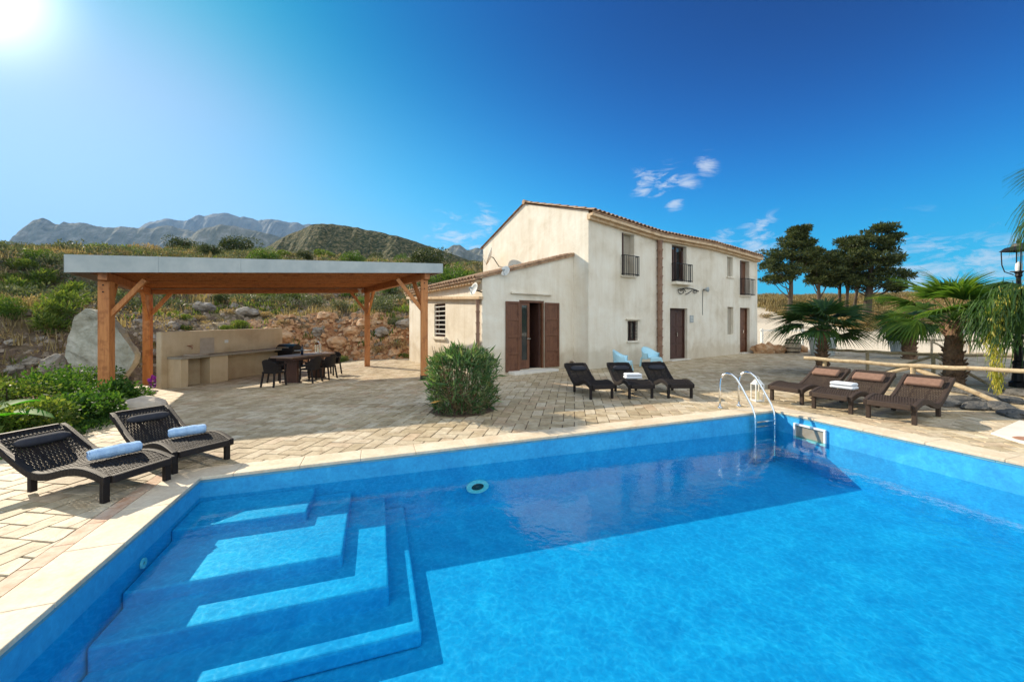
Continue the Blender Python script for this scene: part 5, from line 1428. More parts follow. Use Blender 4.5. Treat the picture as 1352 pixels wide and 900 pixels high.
fence('pale stripped pole fence with a forked post directly behind the right row of loungers', [(p1.x,p1.y,p1.z-gz(p1.x,p1.y)), (f1.x,f1.y,f1.z-gz(f1.x,f1.y)-.03)],
      [(f0, f1, .042), (f1-Vector((.02,-.03,0)), f2, .042)],
      [(f1+Vector((0,.05,-.04)), at(1106,512,8.9), .035), (f1+Vector((.05,-.02,-.06)), at(1372,556,6.5), .046)], M_pole)
a0 = at(1093, 461.5, 12.2); a1 = at(1145, 464, 10.9); a2 = at(1232, 468, 10.2); a3 = at(1340, 470, 10.0); a4 = at(1380, 466, 10.0)
fence('weathered pole fence crossing behind the small palm and the planted rocks', [(a1.x,a1.y,a1.z-gz(a1.x,a1.y)), (a2.x,a2.y,a2.z-gz(a2.x,a2.y)), (a3.x,a3.y,a3.z-gz(a3.x,a3.y)), (a4.x,a4.y,a4.z-gz(a4.x,a4.y))],
      [(a0, a1, .04), (a1, a2, .04), (a2, a3, .04), (a3, a4, .04)],
      [(a2+Vector((0,.05,-.06)), at(1155,497,10.9), .035), (a2+Vector((.03,-.03,-.05)), at(1330,522,8.8), .035), (at(1352,470,9.9), at(1310,512,9.4), .04), (at(1338,472,9.9), at(1385,520,9.4), .04)], M_pole)
b0 = at(1209, 448, 16.8); b1 = at(1230, 449, 16.8); b2 = at(1280, 450, 16.8); b3 = at(1346, 450, 16.8); b4 = at(1400, 451, 16.8)
fence('dark pole fence farthest away at the edge of the gravel drive', [(q.x,q.y,q.z-gz(q.x,q.y)) for q in (b1, b2, b3)], [(b0, b2, .05), (b2, b4, .05)],
      [(b1+Vector((0,0,-.05)), at(1254,464,16.8), .04), (at(1344,453,16.8), at(1306,468,16.8), .04)], M_poleg)
c0_ = on_terrain(1003, 458, 18, 40); 
def rail_gate():
    q0 = at(1003, 431, 23); q1 = at(1062, 447, 23)
    o = empty('white_railing', (q0.x, q0.y, gz(q0.x,q0.y)), 0, 'short pale railing with white posts beside the far house corner', 'railing')
    for k in (.05, .95):
        q = q0.lerp(q1, k); mb = MB(); mb.box((q.x,q.y,gz(q.x,q.y)+.5), (.11,.11,1.1)); mb.build('post', M_white, o)
    mb = MB(); a_1 = q0.copy(); b_1 = q0.lerp(q1, 1.0); a_1.z = gz(q0.x,q0.y)+.95; b_1.z = gz(b_1.x,b_1.y)+.95; mb.bar(a_1, b_1, .07, .06); mb.build('rail', M_white, o)
rail_gate()

# palms: every frond is a part
def fan_mesh(seed, R_, petiole, nb=30, spread=2.6, fold=.25, droop=.35, seg=6, bw=.028, mesh_droop=0.0):
    """fan frond: petiole along +X from the origin, blades radiating"""
    rn = random.Random(seed); mb = MB()
    mb.tube([(0,0,0), (petiole*.5,0,.04), (petiole,0,0)], [.018,.013,.009], 5)
    for i in range(nb):
        a = -spread/2+spread*i/(nb-1)+rn.uniform(-.02,.02); ln = R_*(1-.28*abs(a/(spread/2))**2)*rn.uniform(.93,1.05)
        base = Vector((petiole, 0, 0)); tw_ = rn.uniform(.8,1.4)
        L0, Rr = [], []
        p = base.copy(); el = fold*abs(a)*.5
        for k in range(seg+1):
            u = k/seg; w = bw*R_*(.5+1.4*u if u < .45 else (1.13)*(1-(u-.45)/.55))+.0012
            r = ln*u; dz = el*r*.3 - droop*tw_*ln*u**2.6 - mesh_droop*ln*u*u
            rr = ln*(u-.12*droop*tw_*u**3)
            c = base+Vector((cos(a)*rr, sin(a)*rr, dz)); s = Vector((-sin(a), cos(a), 0))
            L0.append(c-s*w+Vector((0,0,w*.5))); Rr.append(c+s*w+Vector((0,0,w*.5)))
        vs = []
        for k in range(seg+1): vs += [L0[k], (L0[k]+Rr[k])/2-Vector((0,0,.006*R_)), Rr[k]]
        fs = []
        for k in range(seg):
            for j in (0,1): fs.append((k*3+j, k*3+j+1, (k+1)*3+j+1, (k+1)*3+j))
        mb.add(vs, fs)
    return mb
def palm(name, base, h, r, lbl, fr, R_, pet, mt, seed, group='fan palms', lean=(0,0), variants=3, droop=.35, elev=(-.5, 1.35), collar=True):
    o = empty(name, base, 0, lbl, 'palm tree', group); rn = random.Random(seed)
    top = Vector((lean[0], lean[1], h)); mb = MB(); n = 14; pts = []; rad = []
    for i in range(n+1):
        u = i/n; pts.append((lean[0]*u*u, lean[1]*u*u, -.1+(h+.1)*u)); rad.append(r*(1.25-.35*u)*(1+.13*(i % 2)))
    mb.tube(pts, rad, 12)
    # leaf boots
    for i in range(int(h*70)):
        u = rn.random(); a = rn.uniform(0, 2*pi); rr = r*(1.2-.3*u); q = Vector((lean[0]*u*u+cos(a)*rr, lean[1]*u*u+sin(a)*rr, h*u)); ou = Vector((cos(a), sin(a), .9)).normalized()
        mb.tube([q-ou*.03, q+ou*rn.uniform(.06,.14)], [.035,.012], 5)
    mb.build('trunk', M_palmbark, o, world=False, smooth=False)
    meshes = [fan_mesh(seed*7+k, R_, pet, droop=droop*(1+.3*k)) for k in range(variants)]
    objs = []
    for i in range(fr):
        k = i % variants; u = (i+.5)/fr; el = lerp(elev[1], elev[0], u**.8)+rn.uniform(-.12,.12); az = i*2.399963+rn.uniform(-.25,.25)
        if i < variants: q = meshes[k].build('frond', mt, o, world=False); objs.append(q)
        else: q = objs[k].copy(); COL.objects.link(q); q.parent = o
        q.location = top+Vector((0,0,.04*rn.random()-.1*u)); q.rotation_euler = (rn.uniform(-.35,.35), -el, az); s = rn.uniform(.85,1.1)*(1 if u > .15 else .8); q.scale = (s, s, s)
    return o
pb = G(1086, 494); palm('fan_palm', pb, 1.28, .10, 'small fan palm with a stubby shaggy trunk left of the pole fences', 22, .86, .58, M_palm, 3, elev=(-.12, 1.35), droop=.34)
pb = G(1259, 507); palm('fan_palm', pb, 1.52, .145, 'larger fan palm with thick brown trunk and bright fronds between the fences', 20, .95, .75, M_palmy, 5, elev=(-.12, 1.45), droop=.28)
pb = on_terrain(1201, 474, 11, 20); pb = Vector(((1201-CX)/FPX*15.5, 15.5, 0)); pb.z = gz(pb.x, pb.y); palm('fan_palm', pb, 1.45, .17, 'dark fan palm standing behind, beside the grey planter', 18, .85, .5, M_palm, 8, elev=(-.5, .9), droop=.5)
# large palm at the right picture edge with hanging blossom
pr = Vector((at(1420, 500, 7.9).x, 7.9, 0)); pr.z = gz(pr.x, pr.y)
pe = palm('fan_palm', pr, 1.9, .2, 'palm at the right picture edge with drooping fronds and hanging yellow blossom', 24, .95, .95, M_palm, 12, elev=(-.25, .40), droop=.62)
rn = random.Random(77); mb = MB()
s0 = at(1345, 400, 7.75); st_pts = [at(1400, 395, 7.8), at(1350, 380, 7.75), at(1322, 400, 7.7), at(1313, 440, 7.65), at(1314, 480, 7.62), at(1318, 512, 7.6)]
for i in range(1100):
    k = rn.random()**.9*4.0+1.0; i0 = min(4, int(k)); q = st_pts[i0].lerp(st_pts[i0+1], k-i0) if i0 < 5 else st_pts[5]
    wdt = .085*(1.25-.2*(k-1)); q = q+Vector((rn.gauss(0,wdt), rn.gauss(0,wdt*.8), rn.gauss(0,.06)))
    ax = Vector((rn.uniform(-.35,.35), rn.uniform(-.35,.35), -1)).normalized(); s = rn.uniform(.05,.13); sd = ax.cross(rnd_dir(rn)).normalized()*.010
    mb.add([q, q+ax*s*.5-sd, q+ax*s, q+ax*s*.5+sd], [(0,1,2,3)])
mb.tube(st_pts[:5], [.02,.018,.014,.01,.006], 6)
mb.build('hanging_blossom', M_flower, pe)
mb = MB()
for i in range(1500):
    k = rn.uniform(0, 3.2); i0 = int(k); q = st_pts[i0].lerp(st_pts[i0+1], k-i0)+Vector((rn.gauss(.05,.2), rn.gauss(0,.18), rn.gauss(.0,.10)))
    ax = Vector((rn.uniform(-.5,.4), rn.uniform(-.4,.4), -.9)).normalized(); s = rn.uniform(.15,.38); sd = ax.cross(rnd_dir(rn)).normalized()*.010
    mb.add([q, q+ax*s*.4-sd, q+ax*s, q+ax*s*.4+sd], [(0,1,2,3)])
mb.build('hanging_leaflets', M_palm, pe)
# tall palm whose crown enters from the right
pt = Vector((11.12, 7.0, 0)); pt.z = gz(pt.x, pt.y)
palm('fan_palm', pt, 4.1, .2, 'tall fan palm whose fronds enter the sky at the right picture edge', 24, .85, .9, M_palm, 21, elev=(-.5, 1.0), droop=.6)
# street lamp
lp_ = Vector((at(1345, 500, 8.9).x, 8.9, 0)); lp_.z = gz(lp_.x, 8.9)
ls = empty('street_lamp', lp_, 0, 'black cast iron street lamp with a glass lantern at the right picture edge', 'street lamp')
H0 = 2.47
mb = MB(); mb.lathe([(.001,0),(.15,0),(.15,.1),(.11,.14),(.085,.5),(.10,.52),(.10,.56),(.07,.6),(.062,1.05),(.08,1.08),(.08,1.13),(.055,1.17),(.048,H0-.4),(.07,H0-.38),(.07,H0-.34),(.045,H0-.30),(.038,H0)], (0,0,0), 14); mb.build('pole', M_iron, ls, world=False, smooth=False)
mb = MB(); mb.lathe([(.04,H0),(.06,H0+.03),(.05,H0+.08),(.075,H0+.12),(.001,H0+.121)], (0,0,0), 12)
for k in range(4):
    a = pi/4+k*pi/2; mb.tube([(cos(a)*.07,sin(a)*.07,H0+.06),(cos(a)*.20,sin(a)*.20,H0+.14),(cos(a)*.24,sin(a)*.24,H0+.30),(cos(a)*.25,sin(a)*.25,H0+.60)], .011, 6)
    a2 = a+pi/2; 
    for (r_, z_) in ((.25,.60),(.12,.13)): mb.bar((cos(a)*r_,sin(a)*r_,H0+z_),(cos(a2)*r_,sin(a2)*r_,H0+z_),.02,.02)
mb.build('lantern_frame', M_iron, ls, world=False)
mb = MB(); mb.lathe([(.29,H0+.60),(.20,H0+.68),(.12,H0+.70),(.09,H0+.76),(.03,H0+.78),(.045,H0+.81),(.001,H0+.87)], (0,0,0), 4, 0, Matrix.Rotation(pi/4,3,'Z')); mb.build('lantern_roof', M_iron, ls, world=False)
mb = MB(); mb.lathe([(.04,H0+.12),(.055,H0+.2),(.05,H0+.3),(.001,H0+.36)], (0,0,0), 12); mb.build('bulb', M_whitepl, ls, world=False, smooth=True)
# white candle lantern by the ladder
q = G(1000, 529); lantern((q.x,q.y,q.z), .46, .17, 'white metal candle lantern with a cream candle behind the pool ladder', M_white)
# pots and barrel
q = Vector((at(1190, 460, 17.6).x, 17.6, 0)); q.z = gz(q.x, q.y)
po = pot('planter_tub', q, .42, .62, M_potg, 'large grey tub with a low plant at the edge of the drive', 'planter')
mb = MB(); leaves(mb, (0,0,.72), (.5,.45,.16), 900, .14, random.Random(9), 2.2, .6); mb.build('foliage', M_leafg, po, world=False)
q = Vector((at(1086, 458, 17.2).x, 17.2, 0)); q.z = gz(q.x, q.y)
po = pot('planter_tub', q, .52, .80, M_potg, 'grey tub half hidden behind the small fan palm', 'planter')
mb = MB(); leaves(mb, (0,0,.95), (.5,.45,.25), 700, .16, random.Random(19), 2.2, .6); mb.build('foliage', M_leafg, po, world=False)
q = Vector((at(1047, 466, 18.6).x, 18.6, 0)); q.z = gz(q.x, q.y)
ba = empty('wooden_barrel', q, 0, 'weathered brown barrel standing by the stones at the house corner', 'barrel')
mb = MB(); mb.lathe([(.001,0),(.25,0),(.30,.2),(.32,.36),(.30,.52),(.25,.70),(.23,.70),(.23,.66),(.001,.66)], (0,0,0), 20); mb.build('staves', M_poleg, ba, world=False)
for z, r_ in ((.08,.278),(.25,.314),(.48,.31),(.63,.276)): mb = MB(); mb.lathe([(r_,z-.02),(r_+.008,z-.02),(r_+.008,z+.02),(r_,z+.02)], (0,0,0), 20); mb.build('hoop', M_iron, ba, world=False)
GR = 'reddish stones at the far house corner'
for i, (px, py, s_) in enumerate(((1006,462,.42),(1017,460,.36),(1028,464,.33),(1036,458,.30),(1012,450,.34),(1058,470,.28))):
    q = Vector((at(px, py, 18.9+.3*(i % 2)).x, 18.9+.3*(i % 2), 0)); q.z = gz(q.x, q.y)+s_*.4
    rock('boulder', 20+i*1.7, q, (s_*1.1, s_*.8, s_*.8), M_rockr, ['reddish boulder at the foot of the far house corner','reddish boulder second from the far house corner','rusty stone between the house corner and the barrel','rusty small stone just left of the barrel','rusty stone piled on top near the house corner','small rusty stone right of the barrel'][i], i*.7, GR, .3, sub=3)
# stones of the dark rockery along the paving edge, right
GD = 'flat grey stones edging the paving behind the loungers'
ed = [(1250,535),(1272,531),(1292,538),(1318,540),(1340,548),(1300,528),(1330,530),(1348,522),(1282,520)]
wh = ['flat grey edging stone just right of the last lounger head','small dark edging stone behind the first edging stone','broad flat edging stone under the slanting pole','dark edging stone below the hanging blossom','edging stone where the slanting pole meets the ground','dark stone below the palm blossom tip','dark stone left of the lamp base','dark stone beside the lamp base at the picture edge','grey stone at the foot of the larger fan palm']
for i, (px, py) in enumerate(ed):
    q = G(px, py); rock('edging_stone', 50+i*1.3, (q.x,q.y,q.z+.03), (.28+.06*(i % 3),.18,.08+.02*(i % 2)), M_rockd, wh[i], .2*i, GD, .2, 'stone', 3)
# white slab at the right edge (shower base) with drain
q0, q1, q2, q3 = G(1308,573), G(1346,556), G(1420,575), G(1400,600)
sb = empty('shower_base', (q0+q2)/2, 0, 'pale stone slab let into the paving at the right picture edge with a dark drain', 'shower base')
mb = MB(); mb.hexa([(p.x,p.y,p.z-.02) for p in (q0,q3,q2,q1)]+[(p.x,p.y,p.z+.022) for p in (q0,q3,q2,q1)]); bevel(mb.build('slab', M_concrete, sb), .008)
q = G(1357, 582); mb = MB(); mb.lathe([(.001,.034),(.10,.032),(.125,.023)], (q.x,q.y,q.z+.002), 20); mb.build('drain', M_terra, sb)

# ---------------------------------------------------------------- wind-bent cypresses on the right rise
def big_tree(base, h, r, lbl, seed, crown, lean, lx=1.0):
    """crown: list of (dx, dz, rx, rz) clumps in metres relative to the base"""
    rn = random.Random(seed); o = empty('cypress_tree', base, 0, lbl, 'tree', 'wind bent cypresses on the rise')
    mb = MB(); pts = []; rad = []
    for i in range(9):
        u = i/8; pts.append((lean*u+.12*sin(u*5+seed), .1*sin(u*4+seed), -.3+h*.82*u)); rad.append(r*(1-.75*u)+.02)
    mb.tube(pts, rad, 9); tr = mb.build('trunk', M_bark, o, world=False)
    lim = MB(); fol = MB()
    for (dx, dz, rx, rz) in crown:
        for s in range(3):
            yy = rn.uniform(-rx*.9, rx*.9); cx_ = dx+rn.uniform(-.3,.3)*rx; cz = dz+rn.uniform(-.3,.3)*rz
            zt = min(h*.75, max(h*.25, dz-.9-rn.random()*.8)); u = (zt+.3)/(h*.82)
            st = Vector((lean*u, 0, zt)); en = Vector((cx_, yy, cz))
            mid = st.lerp(en, .5)+Vector((0,0,-.15)); lim.tube([st, mid, en], [.06,.04,.015], 5)
            # sprays: flat, upswept sub-clumps
            for q in range(11):
                d = rnd_dir(rn); c = en+Vector((d.x*rx*.8, d.y*rx*.7, d.z*rz*.75)); 
                leaves(fol, c+Vector((rz*.1,0,0)), (rx*rn.uniform(.28,.48), rx*.34, rz*rn.uniform(.10,.22)), 60, .26, rn, 3.6, .45, .2, .75)
    lim.build('limbs', M_bark, o, world=False); fol.build('crown', M_leafd, o, world=False); return o
TY = 34.0
def tb(px, py, Y): p = at(px, py, Y); return Vector((p.x, Y, gz(p.x, Y)))
def crown_px(pts, Y, base, srx):
    out = []
    for (px, py, rpx, rpy) in pts:
        p = at(px, py, Y); out.append((p.x-base.x, p.z-base.z, rpx/FPX*Y, rpy/FPX*Y))
    return out
specs = [
 (1040, 34, 'cypress on the left of the group, standing apart with a slim bare trunk', [(1056,304,10,4),(1049,312,10,5),(1040,322,12,8),(1060,322,14,7),(1025,338,16,9),(1052,338,18,9),(1018,354,13,8),(1040,357,20,9),(1066,345,10,8),(1030,368,14,6)], .22, .5),
 (1080, 35, 'low cypress behind, second from the left in the group', [(1075,334,10,7),(1090,342,12,8),(1068,352,14,8),(1088,358,18,8),(1100,352,12,9),(1072,368,12,6),(1095,372,12,6)], .20, .2),
 (1108, 36, 'thin trunked cypress third from the left in the group', [(1112,322,10,8),(1104,336,12,8),(1112,350,14,9),(1100,366,12,8)], .16, .2),
 (1117, 35, 'thin trunked cypress in the middle of the group right of its twin', [(1122,326,12,9),(1122,345,14,9),(1118,364,14,8)], .16, .3),
 (1127, 36.5, 'thin leaning cypress just left of the biggest tree', [(1133,330,10,8),(1130,350,12,9),(1128,370,12,7)], .14, .5),
 (1143, 34, 'biggest cypress at the right of the group with upswept crown and thick trunk', [(1160,303,14,6),(1172,314,10,5),(1143,318,14,8),(1165,325,16,8),(1135,336,14,9),(1158,342,20,10),(1178,345,14,8),(1145,358,18,10),(1172,362,18,9),(1152,376,20,8),(1178,380,10,6),(1130,372,12,8)], .34, .6)]
for i, (bx, Y, lb, cr, r_, ln) in enumerate(specs):
    b = tb(bx, 412, Y); topz = at(bx, min(c[1] for c in cr), Y).z-b.z
    big_tree(b, topz, r_, lb, 31+i, crown_px(cr, Y, b, 1), ln)

# ---------------------------------------------------------------- hillside shrubs, rocks and grass
rn = random.Random(99)
GH = 'shrubs scattered over the left hillside'; GS = 'round bushes on the right rise'
protos = []
def sproto(kind):
    nm, mt, ncl, sp_, h, ls_, nl, asp, up = kind
    o = empty(nm, (0,0,-50), 0, None, 'shrub')
    m = shrub_mesh(len(protos)+200, ncl, sp_, h, ls_, nl, asp, up); m.build('foliage', mt, o, world=False)
    stems_mesh(len(protos)+300, 6, h, sp_*.8).build('stems', M_bark, o, world=False); protos.append(o); return o
kinds = [('dwarf_palm', M_grassg, 11, .7, .65, .26, 60, 6.0, .6), ('hillside_shrub', M_leafg, 16, .9, .9, .075, 260, 2.2, .4), ('hillside_shrub', M_olive, 14, .85, .8, .10, 120, 2.4, .4), ('dry_shrub', M_dryleaf, 12, .75, .6, .10, 80, 3, .5), ('hillside_shrub', M_grassg, 14, .7, .55, .10, 190, 4, .8), ('round_bush', M_leafd, 20, 1.0, 1.3, .075, 420, 2.0, .3)]
# (px, py, kind, scale, label)
spots = [
 (62,372,0,1.1,'fan leaved green dwarf palm high on the slope left of the pergola roof'), (20,388,0,1.0,'fan leaved dwarf palm at the left picture edge of the slope'), (85,404,0,1.0,'dwarf palm just below the pergola roof corner'),
 (70,420,0,.95,'dwarf palm lower on the slope above the limestone slab'), (100,392,0,1.0,'dwarf palm tucked under the roof fascia at the left'), (58,438,0,.9,'dwarf palm nearest the limestone slab on its left'), (30,352,4,1.0,'yellow green bush high on the left slope'),
 (15,370,4,.9,'yellow green low bush at the left picture edge'), (60,350,1,.9,'green bush on the crest left of the roof corner'), (95,340,3,1.3,'dry bush on the crest beside the roof corner'), (40,405,3,.9,'dry brown bush in the middle of the left slope'), (12,415,1,.8,'small green bush at the left picture edge halfway down the slope'),
 (240,420,4,.55,'small light green tuft above the left end of the kitchen wall'), (243,432,4,.45,'lowest light green tuft behind the left end of the kitchen wall'), (262,418,3,.5,'dry tuft above the kitchen wall, left of the pale rock'),
 (292,396,5,.45,'dark round bush under the middle of the pergola roof'), (318,430,4,.6,'yellow green tuft behind the right end of the kitchen wall'), (300,434,4,.5,'yellow green tuft just above the kitchen wall'), (335,395,3,.8,'dry bush just under the pergola roof in the middle'),
 (352,392,4,.9,'yellow green bush under the roof right of the middle'), (385,392,4,.8,'yellow green bush under the roof above the dining table'), (415,402,2,.9,'grey green bush above the dining table'), (450,406,2,.7,'small grey green bush above the far end of the dining table'),
 (432,392,3,.9,'dry bush under the roof near the rear right post'), (465,388,1,.8,'green bush left of the rear right post'), (505,410,2,1.0,'big grey bush between the two right posts'), (525,425,2,.6,'grey bush low between the two right posts'), (512,384,1,.8,'green bush under the right eave beam'), (530,400,3,.8,'dry bush close to the lean-to corner'),
 (500,462,3,.6,'straw coloured bush at the foot of the red cutting'), (525,455,3,.7,'straw coloured bush at the foot of the cutting beside the lean-to'), (450,474,1,.35,'little green bush at the foot of the cutting beside the last dining chair'), (535,468,4,.4,'little grass tuft at the lean-to corner'),
 (478,400,1,.6,'green bush right above the rear right post brace'), (350,415,3,.5,'dry tuft above the barbecue'), (375,425,3,.5,'dry tuft on the brink of the red cutting'), (400,432,3,.45,'dry tuft on the brink above the table'), (300,410,3,.5,'dry tuft left above the pale rock'), (220,410,3,.55,'dry tuft beside the rear left post')]
used_first = {}
def put_shrub(k, loc, s, lbl, grp):
    nm = kinds[k][0]
    if k not in used_first: o = sproto(kinds[k]); used_first[k] = o; o.location = loc; o.rotation_euler = (0,0,rn.uniform(0,6)); o['label'] = lbl; o['group'] = grp
    else: o = dup(used_first[k], loc, rn.uniform(0,6), lbl, grp)
    o.scale = (s*rn.uniform(.9,1.15), s*rn.uniform(.9,1.15), s*rn.uniform(.85,1.1)); return o
for (px, py, k, s, lb) in spots:
    q = on_terrain(px, py+4, 9.5, 80); q.z -= .05; put_shrub(k, q, s, lb, GH)
# crest bushes and small trees (pixel of the top, width)
crest = [(320,312,5,3.0,'large dark round bush on the crest above the pergola roof'), (237,314,5,2.2,'dark bush on the crest left of the largest one'), (275,319,5,1.5,'small dark bush on the crest between the two larger ones'), (145,322,4,2.6,'yellow green bush on the crest above the roof left of the middle'), (45,325,5,1.5,'small dark bush on the crest near the left picture edge'), (105,327,5,1.2,'dark bush on the crest left of the yellow green one'), (195,322,3,2.2,'dry bush on the crest beside the yellow green one'), (170,326,1,2.0,'green bush on the crest right of the yellow green one'), (75,326,3,2.0,'dry bush on the crest above the roof corner'), (8,330,1,2.0,'green bush on the crest at the left picture edge'),
         (405,328,5,1.3,'dark bush on the crest over the middle of the roof'), (428,330,4,2.2,'yellow green bush on the crest over the roof right of the middle'), (375,330,4,2.0,'yellow green bush on the crest over the roof middle'), (500,332,5,1.6,'dark bush on the crest over the right part of the roof'), (465,333,1,2.0,'green bush on the crest over the right part of the roof'), (530,336,1,1.9,'green bush on the crest left of the round tree'), (350,330,1,1.8,'green bush right of the largest dark bush'),
         (571,333,5,2.6,'round dark tree rising above the right end of the pergola roof'), (592,350,1,2.6,'green bush between the round tree and the lean-to roof'), (612,358,4,2.2,'yellow green bush above the lean-to roof edge'), (560,362,1,1.6,'green bush seen beside the front right post top'), (625,366,5,1.2,'dark bush just above the lean-to tiles')]
for (px, py, k, s, lb) in crest:
    best = None
    Y = 30+rn.uniform(0, 12); x = (px-CX)/FPX*Y; z = gz(x, Y); hh = kinds[k][4]*s*.95
    want = at(px, py, Y).z; 
    # move along the view line until the bush top meets the skyline height
    for Yt in [30+.5*i for i in range(76)]:
        xt = (px-CX)/FPX*Yt; zt = gz(xt, Yt); e = abs(zt+hh-at(px, py, Yt).z)
        if best is None or e < best[0]: best = (e, xt, Yt, zt)
    put_shrub(k, (best[1], best[2], best[3]-.1), s, lb, GH)
for (px, py, k, s, lb) in ((1013,378,5,1.3,'dark bush on the rise right behind the house corner'), (1160,408,1,1.0,'green bush at the foot of the biggest cypress'), (1172,402,5,.8,'dark bush right of the biggest cypress trunk'), (1135,425,3,.9,'dry bush on the bank below the cypress trunks'), (1152,432,3,1.0,'dry bush lowest on the bank left of the dark palm'),(1165,420,3,1.1,'dry bush on the bank right of the cypress trunks'), (1225,425,5,.7,'dark scrub on the bank behind the larger palm'), (1300,428,5,.6,'dark scrub on the bank right of the larger palm'), (1275,422,3,1.1,'dry bush on the bank behind the larger palm'), (1325,420,3,1.2,'dry bush on the bank near the lamp'),(1012,420,3,.8,'dry bush beside the track right of the house'),(1195,412,4,1.0,'yellow green tuft on the bank left of the larger palm')):
    q = on_terrain(px, py, 19, 60); put_shrub(k, (q.x, q.y, q.z-.05), s, lb, GS)
# hillside rocks
rk = [(15,455,.20),(55,450,.2),(92,476,.16),(228,432,.25),(325,415,.34),(268,408,.35),(310,408,.2),(375,450,.35),(395,470,.3),(420,440,.28),(445,455,.4),(465,440,.3),(505,440,.3),(520,470,.28),(200,450,.28),(190,430,.3),(480,430,.3),(430,420,.3),(535,430,.3),(355,440,.25),(205,470,.22),(20,500,.3),(45,480,.28),(470,470,.24)]
where = ['at the left picture edge halfway down','left of the limestone slab','touching the limestone slab','above the left end of the kitchen wall','pale, behind the kitchen wall right half','under the roof left of the middle bush','small, above the kitchen wall','behind the barbecue','low behind the barbecue','above the middle of the table','right of the last chair','upper one right of the table','between the right posts','low beside the lean-to','behind the rear left post','left of the rear left post top','left of the rear right post','higher above the table','beside the lean-to corner','above the barbecue lid','low between rear left post and wall','near the banana leaf','below the left dwarf palms','left of the rear right post foot']
for i, (px, py, s) in enumerate(rk):
    q = on_terrain(px, py, 9.5, 60); red = q.y > 14.5 and px > 350
    s2 = s*q.y/14
    rock('hillside_rock', 70+i*1.9, (q.x, q.y, q.z+s2*.12), (s2, s2*.8, s2*.62), M_rockr if red and i % 3 else M_rock, ('rusty hillside rock ' if red and i % 3 else 'grey hillside rock ')+where[i], i*.9, 'rocks on the left hillside', .3)
# rubble and grass: nobody could count them
def scatter_stuff(name, lbl, mt, n, fn, maker, seed):
    rn2 = random.Random(seed); mb = MB(); k = 0; t = 0
    while k < n and t < n*12:
        t += 1; px = rn2.uniform(*fn[0]); Y = rn2.uniform(*fn[1])**1.0; x = (px-CX)/FPX*Y; d = yard_d(x, Y)
        if not (fn[2] < d < fn[3]): continue
        if not fn[4](x, Y, d, rn2): continue
        maker(mb, Vector((x, Y, terrain_h(x, Y, d))), rn2, Y); k += 1
    return tag(mb.build(name, mt), lbl, name.replace('_', ' '), kind='stuff')
def mk_stone(mb, p, rn2, Y):
    s = rn2.uniform(.03,.11)*(1+Y/60); vs = []
    M3 = Matrix.Rotation(rn2.uniform(0,6),3,'Z')@Matrix.Rotation(rn2.uniform(-.5,.5),3,'X')
    for q in ((-1,-.8,-.6),(1,-.9,-.6),(.8,.9,-.6),(-.9,.8,-.6),(-.6,-.5,.5),(.5,-.6,.7),(.6,.5,.45),(-.5,.6,.6)):
        vs.append(p+M3@(Vector(q)*s*1.0)*rn2.uniform(.75,1.2))
    mb.hexa(vs)
def mk_tuft(mb, p, rn2, Y, hs=(.18,.42), n=9, w=.012, sp_=.12):
    for _ in range(n):
        b = p+Vector((rn2.gauss(0,sp_), rn2.gauss(0,sp_), -.03)); a = rn2.uniform(0,2*pi); h = rn2.uniform(*hs); ln = rn2.uniform(.1,.5)*h
        tip = b+Vector((cos(a)*ln, sin(a)*ln, h)); sd = Vector((-sin(a), cos(a), 0))*w*(1+Y/25); md = b.lerp(tip, .55)+Vector((0,0,h*.12))
        mb.add([b-sd, b+sd, md+sd*.7, tip, md-sd*.7], [(0,1,2,3,4)])
nl_ = lambda x, y, s=.25: noise.noise(Vector((x*s, y*s, 5)))
scatter_stuff('rubble', 'loose stones and clods strewn over the bare hillside', simple_noise_mat('brown_stones', (.12,.085,.06), (.24,.19,.14), 4, .95, .8, .03, 'World', c3=(.36,.31,.25)), 3800, ((-40,620),(9.5,34),.15,22, lambda x,y,d,r: True), mk_stone, 1)
scatter_stuff('red_rubble', 'rusty stones in the cut bank behind the terrace', M_rockr, 1700, ((330,640),(15,24),.15,3.6, lambda x,y,d,r: True), mk_stone, 2)
scatter_stuff('dry_grass', 'dry yellow grass on the hillside', M_grass, 6500, ((-60,660),(10,62),1.5,75, lambda x,y,d,r: r.random() < sstep(4, 30, d)*.55+.06+nl_(x,y)*.8), lambda mb,p,r,Y: mk_tuft(mb,p,r,Y,(.18,.55)), 3)
scatter_stuff('green_grass', 'green weeds and grass on the hillside', M_grassg, 3200, ((-60,660),(10,60),1.0,70, lambda x,y,d,r: r.random() < .25+nl_(x,y,.4)*1.4+.25*sstep(8,26,d)), lambda mb,p,r,Y: mk_tuft(mb,p,r,Y,(.12,.36),10,.018), 4)
scatter_stuff('dry_scrub', 'dry leafy scrub low on the hillside', M_dryleaf, 4600, ((-60,660),(10,48),.6,48, lambda x,y,d,r: nl_(x,y,.5) > -.15), lambda mb,p,r,Y: leaves(mb, p+Vector((0,0,.08)), (.25,.25,.12), 14, .10, r, 3.5, .5), 5)
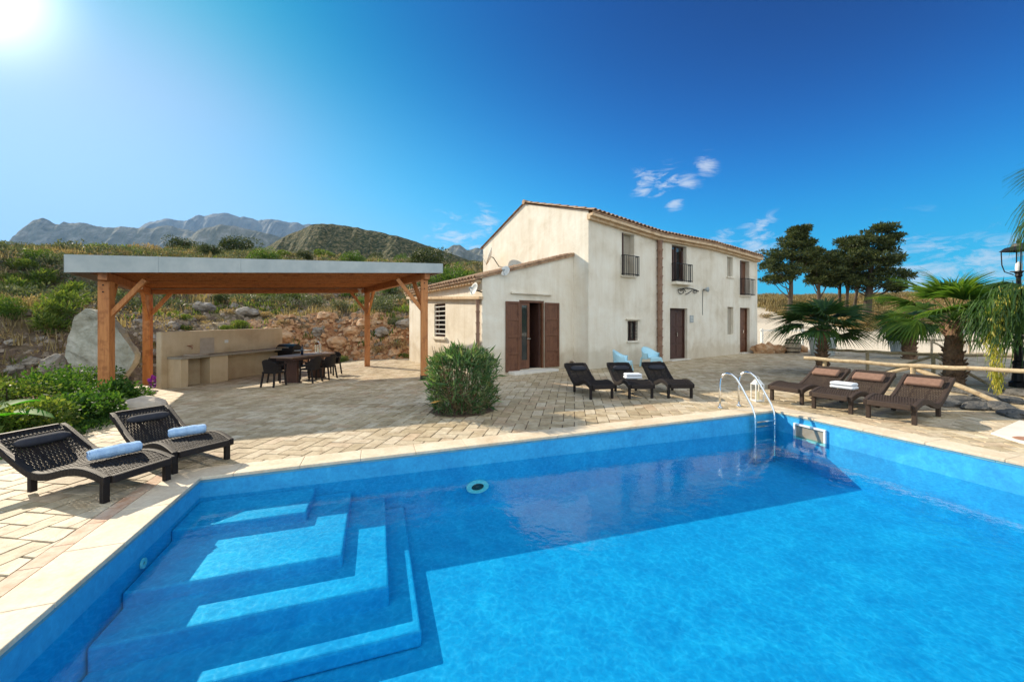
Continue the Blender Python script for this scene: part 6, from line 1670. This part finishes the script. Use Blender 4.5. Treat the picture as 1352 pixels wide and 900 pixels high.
scatter_stuff('low_scrub', 'low green scrub on the hillside crest', M_olive, 4200, ((-60,660),(16,66),6,75, lambda x,y,d,r: nl_(x,y,.3) > -.05), lambda mb,p,r,Y: leaves(mb, p+Vector((0,0,.2)), (.5,.5,.35), 34, .16, r, 2.5, .5), 6)
scatter_stuff('rise_grass', 'dry straw grass on the rise behind the drive', M_grass, 9500, ((990,1420),(30,62),10.0,46, lambda x,y,d,r: r.random() < sstep(13.5, 17.5, d+nl_(x,y,.2)*5) and abs(x-(22.2+(y-25)*.13)) > 2.6), lambda mb,p,r,Y: mk_tuft(mb,p,r,Y,(.3,.85),9,.014,.25), 7)
scatter_stuff('rise_scrub', 'brown and green scrub on the rise under the cypresses', M_dryleaf, 1900, ((1060,1420),(29,50),9.5,26, lambda x,y,d,r: nl_(x,y,.3)+.2 > r.random()*.5 and abs(x-(22.2+(y-25)*.13)) > 3), lambda mb,p,r,Y: leaves(mb, p+Vector((0,0,.25)), (.7,.6,.4), 40, .2, r, 2.5, .4), 8)
scatter_stuff('bed_groundcover', 'small leaved groundcover in the flower bed at the left', M_leaff, 1500, ((-140,190),(4.2,9.2),-.25,1.6, lambda x,y,d,r: True), lambda mb,p,r,Y: leaves(mb, p+Vector((0,0,.06)), (.16,.16,.08), 26, .05, r, 1.8, .5), 9)
bpy.context.view_layer.update()

# ---------------------------------------------------------------- air
HAZE = .00004
if HAZE > 0:
    mb = MB(); x, y0, y1, z0, z1 = 7600, -700, 9600, -40, 1500
    mb.hexa([(-x,y0,z0),(x,y0,z0),(x,y1,z0),(-x,y1,z0),(-x,y0,z1),(x,y0,z1),(x,y1,z1),(-x,y1,z1)])
    hm = bpy.data.materials.new('air'); hm.use_nodes = True; hm.node_tree.nodes.clear()
    o_ = N(hm, 'ShaderNodeOutputMaterial'); pv_ = N(hm, 'ShaderNodeVolumePrincipled'); pv_.inputs['Color'].default_value = (.20,.48,.95,1); pv_.inputs['Density'].default_value = HAZE
    pv_.inputs['Anisotropy'].default_value = .2
    L(hm, pv_.outputs[0], o_.inputs['Volume']); hz = mb.build('haze', hm); tag(hz, 'thin blue air between the near hill and the far mountains', 'haze', kind='stuff')
